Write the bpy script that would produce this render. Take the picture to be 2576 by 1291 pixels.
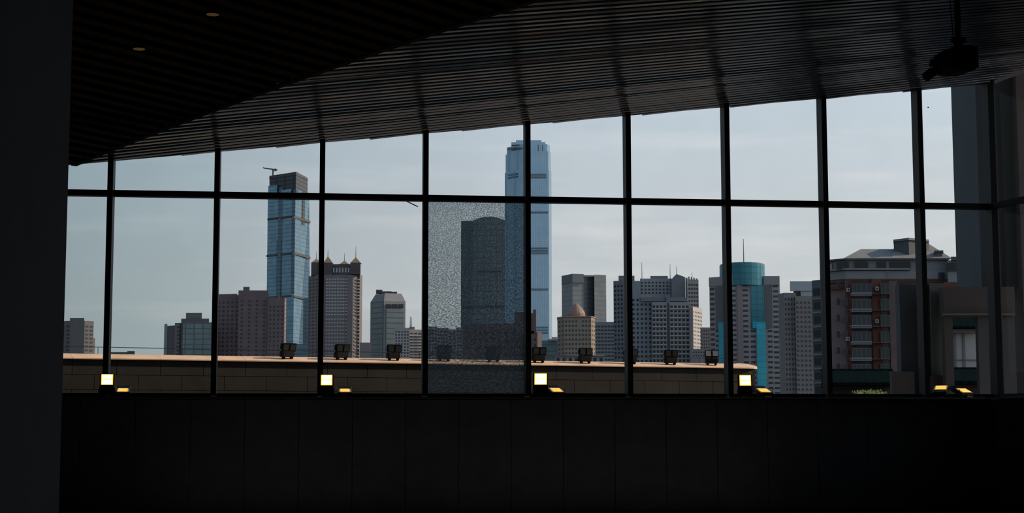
import bpy, bmesh, math, random
from mathutils import Vector, Matrix
S = bpy.context.scene
for o in list(bpy.data.objects): bpy.data.objects.remove(o, do_unlink=True)
COL = S.collection
random.seed(7)

# ------------------------------------------------------------------ camera
F_PX, PITCH, ROLL, EYE = 4100.0, 0.10713, -0.00142, 1.62
cam_d = bpy.data.cameras.new('camera'); cam = bpy.data.objects.new('camera', cam_d); COL.objects.link(cam)
cam_d.sensor_width = 36.0; cam_d.lens = 36.0 * F_PX / 2576.0
cam_d.clip_start = 0.05; cam_d.clip_end = 9000
cam.matrix_world = Matrix.Translation((0, 0, EYE)) @ Matrix.Rotation(math.pi/2 + PITCH, 4, 'X') @ Matrix.Rotation(ROLL, 4, 'Z')
S.camera = cam

# ------------------------------------------------------------------ sky, sun, exposure
S.view_settings.view_transform = 'Standard'; S.view_settings.look = 'None'
S.view_settings.gamma = 1.0; S.view_settings.use_curve_mapping = False
S.view_settings.exposure = 0.0
wd = bpy.data.worlds.new('sky'); S.world = wd; wd.use_nodes = True
nt = wd.node_tree; nt.nodes.clear()
def N(nt, t, **k):
    n = nt.nodes.new(t)
    for a, b in k.items(): setattr(n, a, b)
    return n
def ramp(nt, stops, fac=None):
    r = N(nt, 'ShaderNodeValToRGB'); e = r.color_ramp.elements
    while len(e) < len(stops): e.new(0.5)
    for el, (p, c) in zip(e, stops): el.position = p; el.color = (*c, 1) if len(c) == 3 else c
    if fac is not None: nt.links.new(fac, r.inputs[0])
    return r
def math_n(nt, op, a, b=None, c=None):
    m = N(nt, 'ShaderNodeMath', operation=op)
    for i, v in enumerate((a, b, c)):
        if v is None: continue
        if isinstance(v, (int, float)): m.inputs[i].default_value = v
        else: nt.links.new(v, m.inputs[i])
    return m.outputs[0]
tc = N(nt, 'ShaderNodeTexCoord'); sep = N(nt, 'ShaderNodeSeparateXYZ'); nt.links.new(tc.outputs['Generated'], sep.inputs[0])
elev = ramp(nt, [(0.0, (0.10, 0.10, 0.10)), (0.49, (0.16, 0.16, 0.16)), (0.505, (0.58, 0.595, 0.595)), (0.545, (0.615, 0.645, 0.66)),
                 (0.60, (0.58, 0.66, 0.735)), (0.75, (0.34, 0.46, 0.62)), (1.0, (0.22, 0.33, 0.5))],
            math_n(nt, 'MULTIPLY_ADD', sep.outputs['Z'], 0.5, 0.5))
azi = ramp(nt, [(0.0, (0.5, 0.56, 0.58)), (0.36, (0.55, 0.61, 0.63)), (0.44, (0.80, 0.83, 0.84)), (0.5, (0.98, 0.98, 0.98)), (0.64, (1.12, 1.1, 1.08)), (1.0, (1.35, 1.25, 1.15))],
           math_n(nt, 'MULTIPLY_ADD', sep.outputs['X'], 0.5, 0.5))
mp = N(nt, 'ShaderNodeMapping'); mp.inputs['Scale'].default_value = (3.0, 3.0, 26.0); nt.links.new(tc.outputs['Generated'], mp.inputs[0])
cl = N(nt, 'ShaderNodeTexNoise'); cl.inputs['Scale'].default_value = 2.3; cl.inputs['Detail'].default_value = 5; nt.links.new(mp.outputs[0], cl.inputs['Vector'])
clr = ramp(nt, [(0.5, (0.97, 0.97, 0.97)), (0.72, (1.12, 1.07, 1.04))], cl.outputs[0])
m1 = N(nt, 'ShaderNodeMix', data_type='RGBA', blend_type='MULTIPLY'); m1.inputs[0].default_value = 1
nt.links.new(elev.outputs[0], m1.inputs[6]); nt.links.new(azi.outputs[0], m1.inputs[7])
m2 = N(nt, 'ShaderNodeMix', data_type='RGBA', blend_type='MULTIPLY'); m2.inputs[0].default_value = 1
nt.links.new(m1.outputs[2], m2.inputs[6]); nt.links.new(clr.outputs[0], m2.inputs[7])
bg = N(nt, 'ShaderNodeBackground'); bg.inputs[1].default_value = 1.0; nt.links.new(m2.outputs[2], bg.inputs[0])
nt.links.new(bg.outputs[0], N(nt, 'ShaderNodeOutputWorld').inputs[0])
sun_d = bpy.data.lights.new('sun', 'SUN'); sun_d.energy = 4.2; sun_d.color = (1.0, 0.80, 0.60); sun_d.angle = 0.012
sun = bpy.data.objects.new('sun', sun_d); COL.objects.link(sun)
sun.rotation_euler = Vector((0.88, 0.13, 0.46)).to_track_quat('Z', 'Y').to_euler()

# ------------------------------------------------------------------ helpers
def P(px, py, Y):
    """world point seen at photo pixel (px, py) at depth Y"""
    a, b = px - 1288.0, py - 645.5
    c, s = math.cos(ROLL), math.sin(ROLL)
    a, b = c*a + s*b, -s*a + c*b
    u, w = a / F_PX, -b / F_PX
    d = Vector((u, math.cos(PITCH) - w*math.sin(PITCH), math.sin(PITCH) + w*math.cos(PITCH)))
    return d * (Y / d.y) + Vector((0, 0, EYE))
def mat(name, col, rough=0.7, metal=0.0, spec=0.4, var=0.0, vscale=1.0, emis=None, estr=0.0):
    m = bpy.data.materials.new(name); m.use_nodes = True; t = m.node_tree; b = t.nodes['Principled BSDF']
    b.inputs['Base Color'].default_value = (*col, 1); b.inputs['Roughness'].default_value = rough
    b.inputs['Metallic'].default_value = metal; b.inputs['Specular IOR Level'].default_value = spec
    if emis: b.inputs['Emission Color'].default_value = (*emis, 1); b.inputs['Emission Strength'].default_value = estr
    if var:
        c = N(t, 'ShaderNodeTexCoord'); n = N(t, 'ShaderNodeTexNoise'); n.inputs['Scale'].default_value = vscale; n.inputs['Detail'].default_value = 4
        t.links.new(c.outputs['Object'], n.inputs['Vector'])
        r = ramp(t, [(0.3, tuple(x*(1-var) for x in col)), (0.7, tuple(min(1, x*(1+var)) for x in col))], n.outputs[0])
        t.links.new(r.outputs[0], b.inputs['Base Color'])
    return m
def striped(name, col, line, dz, frac, rough=0.3, metal=0.5, dx=0.0, fx=0.1, var=0.15, spec=0.5):
    """horizontal floor lines every dz metres (and vertical ones every dx along x+y)"""
    m = mat(name, col, rough, metal, spec); t = m.node_tree; b = t.nodes['Principled BSDF']
    c = N(t, 'ShaderNodeTexCoord'); s = N(t, 'ShaderNodeSeparateXYZ'); t.links.new(c.outputs['Object'], s.inputs[0])
    f = math_n(t, 'LESS_THAN', math_n(t, 'FRACT', math_n(t, 'DIVIDE', s.outputs['Z'], dz)), frac)
    if dx:
        g = math_n(t, 'LESS_THAN', math_n(t, 'FRACT', math_n(t, 'DIVIDE', math_n(t, 'ADD', s.outputs['X'], math_n(t, 'MULTIPLY', s.outputs['Y'], 0.7)), dx)), fx)
        f = math_n(t, 'MAXIMUM', f, g)
    n = N(t, 'ShaderNodeTexNoise'); n.inputs['Scale'].default_value = 0.12; n.inputs['Detail'].default_value = 6; t.links.new(c.outputs['Object'], n.inputs['Vector'])
    r = ramp(t, [(0.3, tuple(x*(1-var) for x in col)), (0.7, tuple(x*(1+var) for x in col))], n.outputs[0])
    mx = N(t, 'ShaderNodeMix', data_type='RGBA'); t.links.new(f, mx.inputs[0]); t.links.new(r.outputs[0], mx.inputs[6]); mx.inputs[7].default_value = (*line, 1)
    t.links.new(mx.outputs[2], b.inputs['Base Color'])
    return m
def tag(o, label=None, cat=None, group=None, kind=None):
    if label: o['label'] = label
    if cat: o['category'] = cat
    if group: o['group'] = group
    if kind: o['kind'] = kind
    return o
class MB:
    def __init__(s): s.v = []; s.f = []
    def add(s, vs, fs):
        n = len(s.v); s.v += [Vector(x) for x in vs]; s.f += [tuple(i+n for i in f) for f in fs]; return s
    def loft(s, A, B):
        n = len(A)
        return s.add(list(A)+list(B), [tuple(range(n-1, -1, -1)), tuple(range(n, 2*n))] + [(i, (i+1) % n, n+(i+1) % n, n+i) for i in range(n)])
    def prism(s, poly, z0, z1): return s.loft([(x, y, z0) for x, y in poly], [(x, y, z1) for x, y in poly])
    def box(s, a, b, M=None):
        x0, y0, z0 = a; x1, y1, z1 = b
        A = [(x0, y0, z0), (x1, y0, z0), (x1, y1, z0), (x0, y1, z0)]; B = [(x, y, z1) for x, y, _ in A]
        if M is not None: A = [M @ Vector(p) for p in A]; B = [M @ Vector(p) for p in B]
        return s.loft(A, B)
    def rbox(s, a, b, bev, M=None, seg=2):
        bm = bmesh.new(); t = MB().box(a, b); vs = [bm.verts.new(p) for p in t.v]
        for f in t.f: bm.faces.new([vs[i] for i in f])
        bmesh.ops.bevel(bm, geom=bm.edges[:], offset=bev, segments=seg, affect='EDGES', profile=0.6)
        bm.verts.index_update()
        s.add([(M @ v.co) if M is not None else v.co.copy() for v in bm.verts], [tuple(v.index for v in f.verts) for f in bm.faces]); bm.free(); return s
    def tube(s, p, q, r, n=10, r2=None):
        p, q = Vector(p), Vector(q); d = (q-p).normalized(); a = d.orthogonal().normalized(); b = d.cross(a); r2 = r if r2 is None else r2
        A = [p + (a*math.cos(2*math.pi*i/n) + b*math.sin(2*math.pi*i/n))*r for i in range(n)]
        B = [q + (a*math.cos(2*math.pi*i/n) + b*math.sin(2*math.pi*i/n))*r2 for i in range(n)]
        return s.loft(A, B)
    def bar(s, p, q, w, h):
        """rectangular bar; w sideways, h along z-ish"""
        p, q = Vector(p), Vector(q); d = (q-p).normalized(); up = Vector((0, 0, 1)) if abs(d.z) < 0.95 else Vector((0, 1, 0))
        a = d.cross(up).normalized()*w/2; b = a.cross(d).normalized()*h/2
        return s.loft([p-a-b, p+a-b, p+a+b, p-a+b], [q-a-b, q+a-b, q+a+b, q-a+b])
    def build(s, name, m, parent=None, loc=None, smooth=False, **kw):
        me = bpy.data.meshes.new(name); off = Vector(loc) if loc is not None else (parent_origin(parent) if parent else Vector((0, 0, 0)))
        me.from_pydata([v-off for v in s.v], [], s.f); me.update()
        bm = bmesh.new(); bm.from_mesh(me); bmesh.ops.recalc_face_normals(bm, faces=bm.faces[:]); bm.to_mesh(me); bm.free()
        if smooth:
            me.polygons.foreach_set('use_smooth', [True]*len(me.polygons)); me.update()
        me.materials.append(m); o = bpy.data.objects.new(name, me); COL.objects.link(o)
        if parent:
            o.parent = parent
            o.location = off - parent_origin(parent)
        else: o.location = off
        if kw: tag(o, **kw)
        return o
ORI = {}
def parent_origin(p):
    v = Vector((0, 0, 0))
    while p is not None: v = v + Vector(p.location); p = p.parent
    return v
def thing(name, label, cat, loc, group=None, kind=None):
    o = bpy.data.objects.new(name, None); COL.objects.link(o); o.location = loc; o.empty_display_size = 0.2
    return tag(o, label, cat, group, kind)
def inst(src, parent, loc, rz=0.0, name=None):
    o = src.copy(); COL.objects.link(o); o.parent = parent; o.location = Vector(loc) - parent_origin(parent); o.rotation_euler = (0, 0, rz)
    return o

# ------------------------------------------------------------------ materials of the hall
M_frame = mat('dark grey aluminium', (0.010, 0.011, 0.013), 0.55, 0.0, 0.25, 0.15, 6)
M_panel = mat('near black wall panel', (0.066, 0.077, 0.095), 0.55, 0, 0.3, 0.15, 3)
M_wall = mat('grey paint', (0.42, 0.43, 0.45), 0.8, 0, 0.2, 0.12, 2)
M_near = mat('grey plaster', (0.692, 0.745, 0.825), 0.8, 0, 0.2, 0.08, 1.5)
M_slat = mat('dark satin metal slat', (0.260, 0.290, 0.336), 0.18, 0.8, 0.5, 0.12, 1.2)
M_slat_shade = mat('shade-black slat', (0.0025, 0.0025, 0.0025), 0.6, 0.0, 0.03, 0.2, 2)  # shade of the unlit left ceiling put into a black colour
M_black = mat('black ceiling void', (0.004, 0.004, 0.004), 0.95, 0, 0.0)
M_floor = mat('grey stone floor', (0.289, 0.289, 0.297), 0.45, 0, 0.4, 0.2, 2)
M_blk = mat('black cast housing', (0.012, 0.012, 0.013), 0.45, 0.2, 0.4)
M_blk2 = mat('black plastic', (0.005, 0.005, 0.006), 0.6, 0, 0.1)
M_ledge = mat('brushed sill edge', (0.13, 0.135, 0.14), 0.35, 0.7, 0.5)
def glass(name, tint, refl=0.05):
    m = bpy.data.materials.new(name); m.use_nodes = True; t = m.node_tree; t.nodes.clear()
    tr = N(t, 'ShaderNodeBsdfTransparent'); gl = N(t, 'ShaderNodeBsdfGlossy'); gl.inputs['Roughness'].default_value = 0.02
    c = N(t, 'ShaderNodeTexCoord'); n = N(t, 'ShaderNodeTexNoise'); n.inputs['Scale'].default_value = 0.9; n.inputs['Detail'].default_value = 3
    t.links.new(c.outputs['Object'], n.inputs['Vector'])
    r = ramp(t, [(0.3, tuple(x*0.975 for x in tint)), (0.7, tint)], n.outputs[0]); t.links.new(r.outputs[0], tr.inputs[0])
    mx = N(t, 'ShaderNodeMixShader'); lw = N(t, 'ShaderNodeLayerWeight'); lw.inputs[0].default_value = 0.25
    t.links.new(math_n(t, 'MULTIPLY', lw.outputs['Fresnel'], refl/0.06*0.3), mx.inputs[0])
    t.links.new(tr.outputs[0], mx.inputs[1]); t.links.new(gl.outputs[0], mx.inputs[2]); t.links.new(mx.outputs[0], N(t, 'ShaderNodeOutputMaterial').inputs[0])
    return m
M_glass = glass('window glass', (0.955, 0.968, 0.972))
M_glassR = glass('return window glass', (0.93, 0.94, 0.94), 0.004)
M_glassL = glass('greenish window glass', (0.93, 0.962, 0.965))

# ------------------------------------------------------------------ window wall geometry
D, YAW, T0 = 31.8194, 0.117794, -7.71602
CW, SW = math.cos(YAW), math.sin(YAW)
def WP(t, z, n=0.0):
    """point on the window wall: t along it, n metres out of the room"""
    return Vector((t*CW - n*SW, D + t*SW + n*CW, z))
ZT, ZS = EYE + 4.5408, EYE + 0.6864
def head(t): return EYE + 6.0116 + 0.10986*t
TC = 9.80                                    # the corner
mull = [T0 + 2*i for i in range(9)]
TL = T0 - 2.0
edges = [TL] + mull + [TC]
def wbox(t0, t1, z0, z1, n0, n1, z1b=None):
    z1b = z1 if z1b is None else z1b
    A = [WP(t0, z0, n0), WP(t1, z0, n0), WP(t1, z0, n1), WP(t0, z0, n1)]
    B = [WP(t0, z1, n0), WP(t1, z1b, n0), WP(t1, z1b, n1), WP(t0, z1, n1)]
    return MB().loft(A, B)
for i, t in enumerate([TL] + mull):
    f = 0.052
    mb = wbox(t-f, t+f, ZS, head(t)+0.10, -0.30, 0.04)
    mb.v += wbox(t-0.018, t+0.018, ZS, head(t)+0.10, 0.04, 0.12).v; k = len(mb.v) - 8
    mb.f += [tuple(j+k for j in ff) for ff in wbox(0, 1, 0, 1, 0, 1).f]
    mb.build('trim_%d' % (i+1), M_frame, kind='structure')
# corner post of two profiles
mb = MB().loft([WP(TC-0.06, ZS, -0.28), WP(TC+0.06, ZS, -0.28), WP(TC+0.06, ZS, 0.06), WP(TC-0.06, ZS, 0.06)],
               [WP(TC-0.06, head(TC)+0.1, -0.28), WP(TC+0.06, head(TC)+0.1, -0.28), WP(TC+0.06, head(TC)+0.1, 0.06), WP(TC-0.06, head(TC)+0.1, 0.06)])
mb.build('trim_11', M_frame, kind='structure')
wbox(TC+0.075, TC+0.10, ZS, head(TC)+0.1, -0.26, -0.22).build('trim_12', M_ledge, kind='structure')

# shattered pane
def shattered():
    m = bpy.data.materials.new('crazed safety glass'); m.use_nodes = True; t = m.node_tree; t.nodes.clear()
    c = N(t, 'ShaderNodeTexCoord'); s = N(t, 'ShaderNodeSeparateXYZ'); t.links.new(c.outputs['Object'], s.inputs[0])
    x, z = s.outputs['X'], s.outputs['Z']
    r = math_n(t, 'SQRT', math_n(t, 'ADD', math_n(t, 'MULTIPLY', x, x), math_n(t, 'MULTIPLY', z, z)))
    th = math_n(t, 'ARCTAN2', z, x)
    cb = N(t, 'ShaderNodeCombineXYZ')
    # crack grains drawn out round the point of impact, twisted as they leave it
    t.links.new(math_n(t, 'MULTIPLY', r, 22.0), cb.inputs[0])
    t.links.new(math_n(t, 'MULTIPLY', math_n(t, 'ADD', th, math_n(t, 'MULTIPLY', r, 0.55)), 38.0), cb.inputs[1])
    n = N(t, 'ShaderNodeTexNoise'); n.inputs['Scale'].default_value = 1.9; n.inputs['Detail'].default_value = 3; n.inputs['Roughness'].default_value = 0.7; n.inputs['Distortion'].default_value = 0.5
    t.links.new(cb.outputs[0], n.inputs['Vector'])
    g = N(t, 'ShaderNodeTexNoise'); g.inputs['Scale'].default_value = 60; g.inputs['Detail'].default_value = 2; t.links.new(c.outputs['Object'], g.inputs['Vector'])
    near = math_n(t, 'POWER', 2.718, math_n(t, 'MULTIPLY', r, -1.7))
    mixv = math_n(t, 'ADD', math_n(t, 'MULTIPLY', n.outputs[0], math_n(t, 'SUBTRACT', 1.0, near)), math_n(t, 'MULTIPLY', math_n(t, 'MULTIPLY_ADD', g.outputs[0], 2.2, -0.58), near))
    rr = ramp(t, [(0.36, (0.31, 0.34, 0.35)), (0.48, (0.53, 0.57, 0.58)), (0.62, (0.86, 0.89, 0.90))], mixv)
    tr = N(t, 'ShaderNodeBsdfTransparent'); t.links.new(rr.outputs[0], tr.inputs[0])
    gl = N(t, 'ShaderNodeBsdfGlossy'); gl.inputs['Roughness'].default_value = 0.35; gl.inputs['Color'].default_value = (0.6, 0.65, 0.68, 1)
    mx = N(t, 'ShaderNodeMixShader'); mx.inputs[0].default_value = 0.03
    tl = N(t, 'ShaderNodeBsdfTranslucent'); tl.inputs['Color'].default_value = (0.62, 0.72, 0.78, 1)
    m0 = N(t, 'ShaderNodeMixShader'); m0.inputs[0].default_value = 0.06
    t.links.new(tr.outputs[0], m0.inputs[1]); t.links.new(tl.outputs[0], m0.inputs[2])
    t.links.new(m0.outputs[0], mx.inputs[1]); t.links.new(gl.outputs[0], mx.inputs[2]); t.links.new(mx.outputs[0], N(t, 'ShaderNodeOutputMaterial').inputs[0])
    return m
M_shat = shattered()
for i in range(10):
    t0, t1 = edges[i]+0.052, edges[i+1]-0.052
    fr = MB()
    for (z0, z1, za, n0, n1) in ((ZT-0.056, ZT+0.056, None, -0.16, 0.04), (ZS-0.01, ZS+0.05, None, -0.10, 0.04)):
        b = wbox(t0, t1, z0, z1, n0, n1); fr.add(b.v, b.f)
    b = MB().loft([WP(t0, head(t0)+0.02, -0.05), WP(t1, head(t1)+0.02, -0.05), WP(t1, head(t1)+0.02, 0.05), WP(t0, head(t0)+0.02, 0.05)],
                  [WP(t0, head(t0)+0.12, -0.05), WP(t1, head(t1)+0.12, -0.05), WP(t1, head(t1)+0.12, 0.05), WP(t0, head(t0)+0.12, 0.05)])
    fr.add(b.v, b.f)
    w = fr.build('window_%d' % (i+1), M_frame, kind='structure', label=None)
    g = M_glassL if i < 2 else M_glass
    A = MB().loft([WP(t0, ZT+0.056, 0), WP(t1, ZT+0.056, 0), WP(t1, ZT+0.056, 0.02), WP(t0, ZT+0.056, 0.02)],
                  [WP(t0, head(t0)+0.03, 0), WP(t1, head(t1)+0.03, 0), WP(t1, head(t1)+0.03, 0.02), WP(t0, head(t0)+0.03, 0.02)])
    A.build('upper_pane', g, w)
    if i == 4:
        c = P(1215, 535, 31.7); tt = (c - Vector((0, D, 0))).dot(Vector((CW, SW, 0)))
        lo = wbox(t0-tt, t1-tt, ZS+0.05, ZT-0.056, 0, 0.02)
        me = MB().box((t0-tt, 0, ZS+0.05-c.z), (t1-tt, 0.012, ZT-0.056-c.z)).build('lower_pane', M_shat, label='shattered lower pane covered in fine cracks')
        me.parent = w; me.location = WP(tt, c.z, 0.0); me.rotation_euler = (0, 0, YAW)
    else:
        wbox(t0, t1, ZS+0.05, ZT-0.056, 0, 0.02).build('lower_pane', g, w)
    if i == 3:
        a, b2 = P(1024, 507, 31.45), P(1051, 520, 31.3)
        MB().bar(a, b2, 0.012, 0.018).build('stay_arm', M_blk, w)
    if i == 9:
        c = P(2335, 270, 32.2)
        MB().tube(c, c+Vector((-SW, CW, 0))*0.006, 0.014, 8).build('stain', M_blk2, w)

# return window towards the viewer on the right
C0 = WP(TC, 0, 0); RD = Vector((0.365, -0.931, 0)).normalized(); RN = Vector((0.931, 0.365, 0)).normalized()
def RP(s, z, n=0.0): return Vector((C0.x, C0.y, z)) + RD*s + RN*n
def rbox_(s0, s1, z0, z1, n0, n1):
    g = lambda z, s: z(s) if callable(z) else z
    return MB().loft([RP(s0, g(z0, s0), n0), RP(s1, g(z0, s1), n0), RP(s1, g(z0, s1), n1), RP(s0, g(z0, s0), n1)], [RP(s0, g(z1, s0), n0), RP(s1, g(z1, s1), n0), RP(s1, g(z1, s1), n1), RP(s0, g(z1, s0), n1)])
def ZRf(s):
    p = RP(s, 0); return EYE + 6.0116 + 0.1106*p.x + 0.06
for k, (s0, s1) in enumerate(((0.10, 2.05), (2.15, 4.1))):
    fr = MB()
    for (z0, z1) in ((ZT-0.056, ZT+0.056), (ZS-0.01, ZS+0.05)):
        b = rbox_(s0, s1, z0, z1, -0.12, 0.04); fr.add(b.v, b.f)
    w = fr.build('window_%d' % (11+k), M_frame, kind='structure')
    rbox_(s0, s1, ZT+0.056, ZRf, 0, 0.02).build('upper_pane', M_glassR, w)
    rbox_(s0, s1, ZS+0.05, ZT-0.056, 0, 0.02).build('lower_pane', M_glassR, w)
rbox_(2.05, 2.15, ZS, ZRf, -0.25, 0.05).build('trim_13', M_frame, kind='structure')
rbox_(4.1, 4.3, ZS, ZRf, -0.25, 0.05).build('trim_14', M_frame, kind='structure')

# ------------------------------------------------------------------ hall shell
XL, XR, YB, ZTOP = -16.0, 14.5, -6.0, 12.5
e1, e2 = RP(4.3, 0, 0), None
poly_in = [(XL, YB), (XR, YB), (XR, e1.y), (e1.x, e1.y), (C0.x, C0.y), (WP(-16.0, 0).x, WP(-16.0, 0).y)]
MB().prism([(XL-.4, YB-.4), (XR+.4, YB-.4), (XR+.4, 36), (XL-.4, 36)], -0.3, 0.0).build('floor', M_floor, kind='structure')
MB().prism([(XL-.4, YB-.4), (XR+.4, YB-.4), (XR+.4, e1.y+.3), (XR+.4, 36.5), (XL-.4, 36.5)], ZTOP, ZTOP+.3).build('roof', M_black, kind='structure')
MB().box((XL-.4, YB-.4, 0), (XR+.4, YB, ZTOP)).build('wall_back', M_wall, kind='structure')
MB().box((XL-.4, YB, 0), (XL, 30.2, ZTOP)).build('wall_far_left', M_wall, kind='structure')
MB().prism([(XR, YB), (XR+.4, YB), (XR+.4, e1.y+.3), (e1.x, e1.y+.3), (e1.x, e1.y), (XR, e1.y)], 0, ZTOP).build('wall_right', M_wall, kind='structure')
# low wall of dark panels below the windows
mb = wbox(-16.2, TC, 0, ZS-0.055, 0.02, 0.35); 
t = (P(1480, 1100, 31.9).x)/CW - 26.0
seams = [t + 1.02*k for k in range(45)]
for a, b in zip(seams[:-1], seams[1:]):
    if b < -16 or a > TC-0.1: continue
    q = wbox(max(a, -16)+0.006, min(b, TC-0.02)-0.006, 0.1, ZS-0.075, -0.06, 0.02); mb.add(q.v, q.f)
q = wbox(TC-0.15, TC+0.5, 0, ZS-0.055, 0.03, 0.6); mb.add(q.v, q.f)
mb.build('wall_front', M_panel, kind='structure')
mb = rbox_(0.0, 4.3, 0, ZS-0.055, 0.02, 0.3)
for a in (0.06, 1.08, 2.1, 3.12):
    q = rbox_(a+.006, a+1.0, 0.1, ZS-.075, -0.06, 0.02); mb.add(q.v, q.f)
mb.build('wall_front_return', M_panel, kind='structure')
# sill ledge with a bright nosing
wbox(-10.0, TC-0.05, ZS-0.055, ZS-0.02, -0.52, 0.10).build('trim_15', M_panel, kind='structure')
wbox(-10.0, TC-0.05, ZS-0.060, ZS-0.042, -0.535, -0.52).build('trim_16', M_ledge, kind='structure')
rbox_(0.05, 4.3, ZS-0.055, ZS-0.02, -0.5, 0.10).build('trim_17', M_panel, kind='structure')
# solid wall left of the glazing, and fascia over the window heads
mb = wbox(-16.2, TL-0.05, ZS-0.05, ZTOP, 0, 0.3)
q = MB().loft([WP(TL-.05, head(TL)+.1, 0.0), WP(TC+.1, head(TC)+.1, 0.0), WP(TC+.1, head(TC)+.1, .3), WP(TL-.05, head(TL)+.1, .3)],
              [WP(TL-.05, ZTOP, 0.0), WP(TC+.1, ZTOP, 0.0), WP(TC+.1, ZTOP, .3), WP(TL-.05, ZTOP, .3)]); mb.add(q.v, q.f)
q = rbox_(-0.1, 4.3, ZRf, ZTOP, 0.0, 0.3); mb.add(q.v, q.f)
mb.build('wall_front_upper', M_wall, kind='structure')
# partition close to the viewer on the left
pa = P(166, 645, 9.0).x
MB().box((pa-0.45, -2.0, 0), (pa, 9.0, 7.6)).build('wall_left', M_near, kind='structure')

# slatted ceiling: right field
PITCH_S = 0.245; TA = -0.018
def slat_z(k_y, x): return EYE + 6.0116 + max(0.055, 0.1106 - 0.0052*max(0.0, 31.2-k_y))*x
FX = lambda y: (22.6 - y)/0.976
def fold_x(ky):      # slat meets the fold Y = 22.6 - .976 X
    return (22.6 - ky)/(0.976 + TA)
ends = []
k = 0; ky = 33.4
while ky > 12.0:
    xi = (ky - D)/(math.tan(YAW) - TA)
    x0 = max(xi, fold_x(ky)) 
    xr = C0.x + (C0.y - ky)*0.392
    x1 = min(xr, XR-0.02)
    if x1 > x0 + 0.2: ends.append((ky, x0, x1))
    ky -= PITCH_S
sl = MB(); bk = MB(); prev = None
for (ky, x0, x1) in ends:
    n = 6; w = PITCH_S*0.56; tilt = random.gauss(0, .0022)
    for j in range(n):
        a = x0 + (x1-x0)*j/n; b = x0 + (x1-x0)*(j+1)/n
        pts = []
        for x in (a, b):
            y = ky + TA*x; z = slat_z(ky, x)
            pts.append([(x, y-w/2+.012, z+tilt), (x, y+w/2-.012, z-tilt), (x, y+w/2, z+.012), (x, y+w/2, z+.05), (x, y-w/2, z+.05), (x, y-w/2, z+.012)])
        sl.loft(pts[0], pts[1])
    cur = [(x0-0.3, ky+TA*x0, slat_z(ky, x0)+.13), (x1, ky+TA*x1, slat_z(ky, x1)+.13)]
    if prev: bk.add([prev[0], prev[1], cur[1], cur[0]], [(0, 1, 2, 3)])
    prev = cur
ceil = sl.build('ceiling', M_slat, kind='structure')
# left field: slats coloured black for shade running the other way, falling to the fold
fe = Vector((0.7157, -0.6984, 0)); fn = Vector((-0.6984, -0.7157, 0))
sl2 = MB(); prev = None
F0 = Vector((-8.42, 30.82, 0))
for k in range(0, 66):
    s = 0.2 + k*0.40
    p = F0 + fe*s; ky = p.y - TA*p.x; z0 = slat_z(ky, p.x) - 0.02
    if p.x > XR - 1: break
    L = min(15.0, (p.x + 15.6)/0.6984, (p.y - YB - .4)/0.7157)
    q = p + fn*L; z1 = z0 + 0.055*L
    a = fe*0.12
    pts = []
    for (c, z) in ((p, z0), (q, z1)):
        pts.append([Vector((*(c-a).xy, z)), Vector((*(c+a).xy, z)), Vector((*(c+a).xy, z+.05)), Vector((*(c-a).xy, z+.05))])
    sl2.loft(pts[0], pts[1])
    cur = [Vector((*p.xy, z0+.12)), Vector((*q.xy, z1+.12))]
    if prev: bk.add([prev[0], prev[1], cur[1], cur[0]], [(0, 1, 2, 3)])
    prev = cur
sl2.build('ceiling_left', M_slat_shade, kind='structure')
# edge beam along the fold
pts = []
mb = MB(); pr = None
for j in range(0, 25):
    s = j*1.0; p = F0 + fe*s
    if p.x > XR-1: break
    z = slat_z(p.y - TA*p.x, p.x)
    cur = [Vector((*(p+fn*0.02).xy, z-.03)), Vector((*(p-fn*0.10).xy, z-.03)), Vector((*(p-fn*0.10).xy, z+.14)), Vector((*(p+fn*0.02).xy, z+.14))]
    if pr: mb.loft(pr, cur)
    pr = cur
mb.build('trim_18', M_slat_shade, kind='structure')
bk.build('ceiling_void', M_black, kind='structure')

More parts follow.
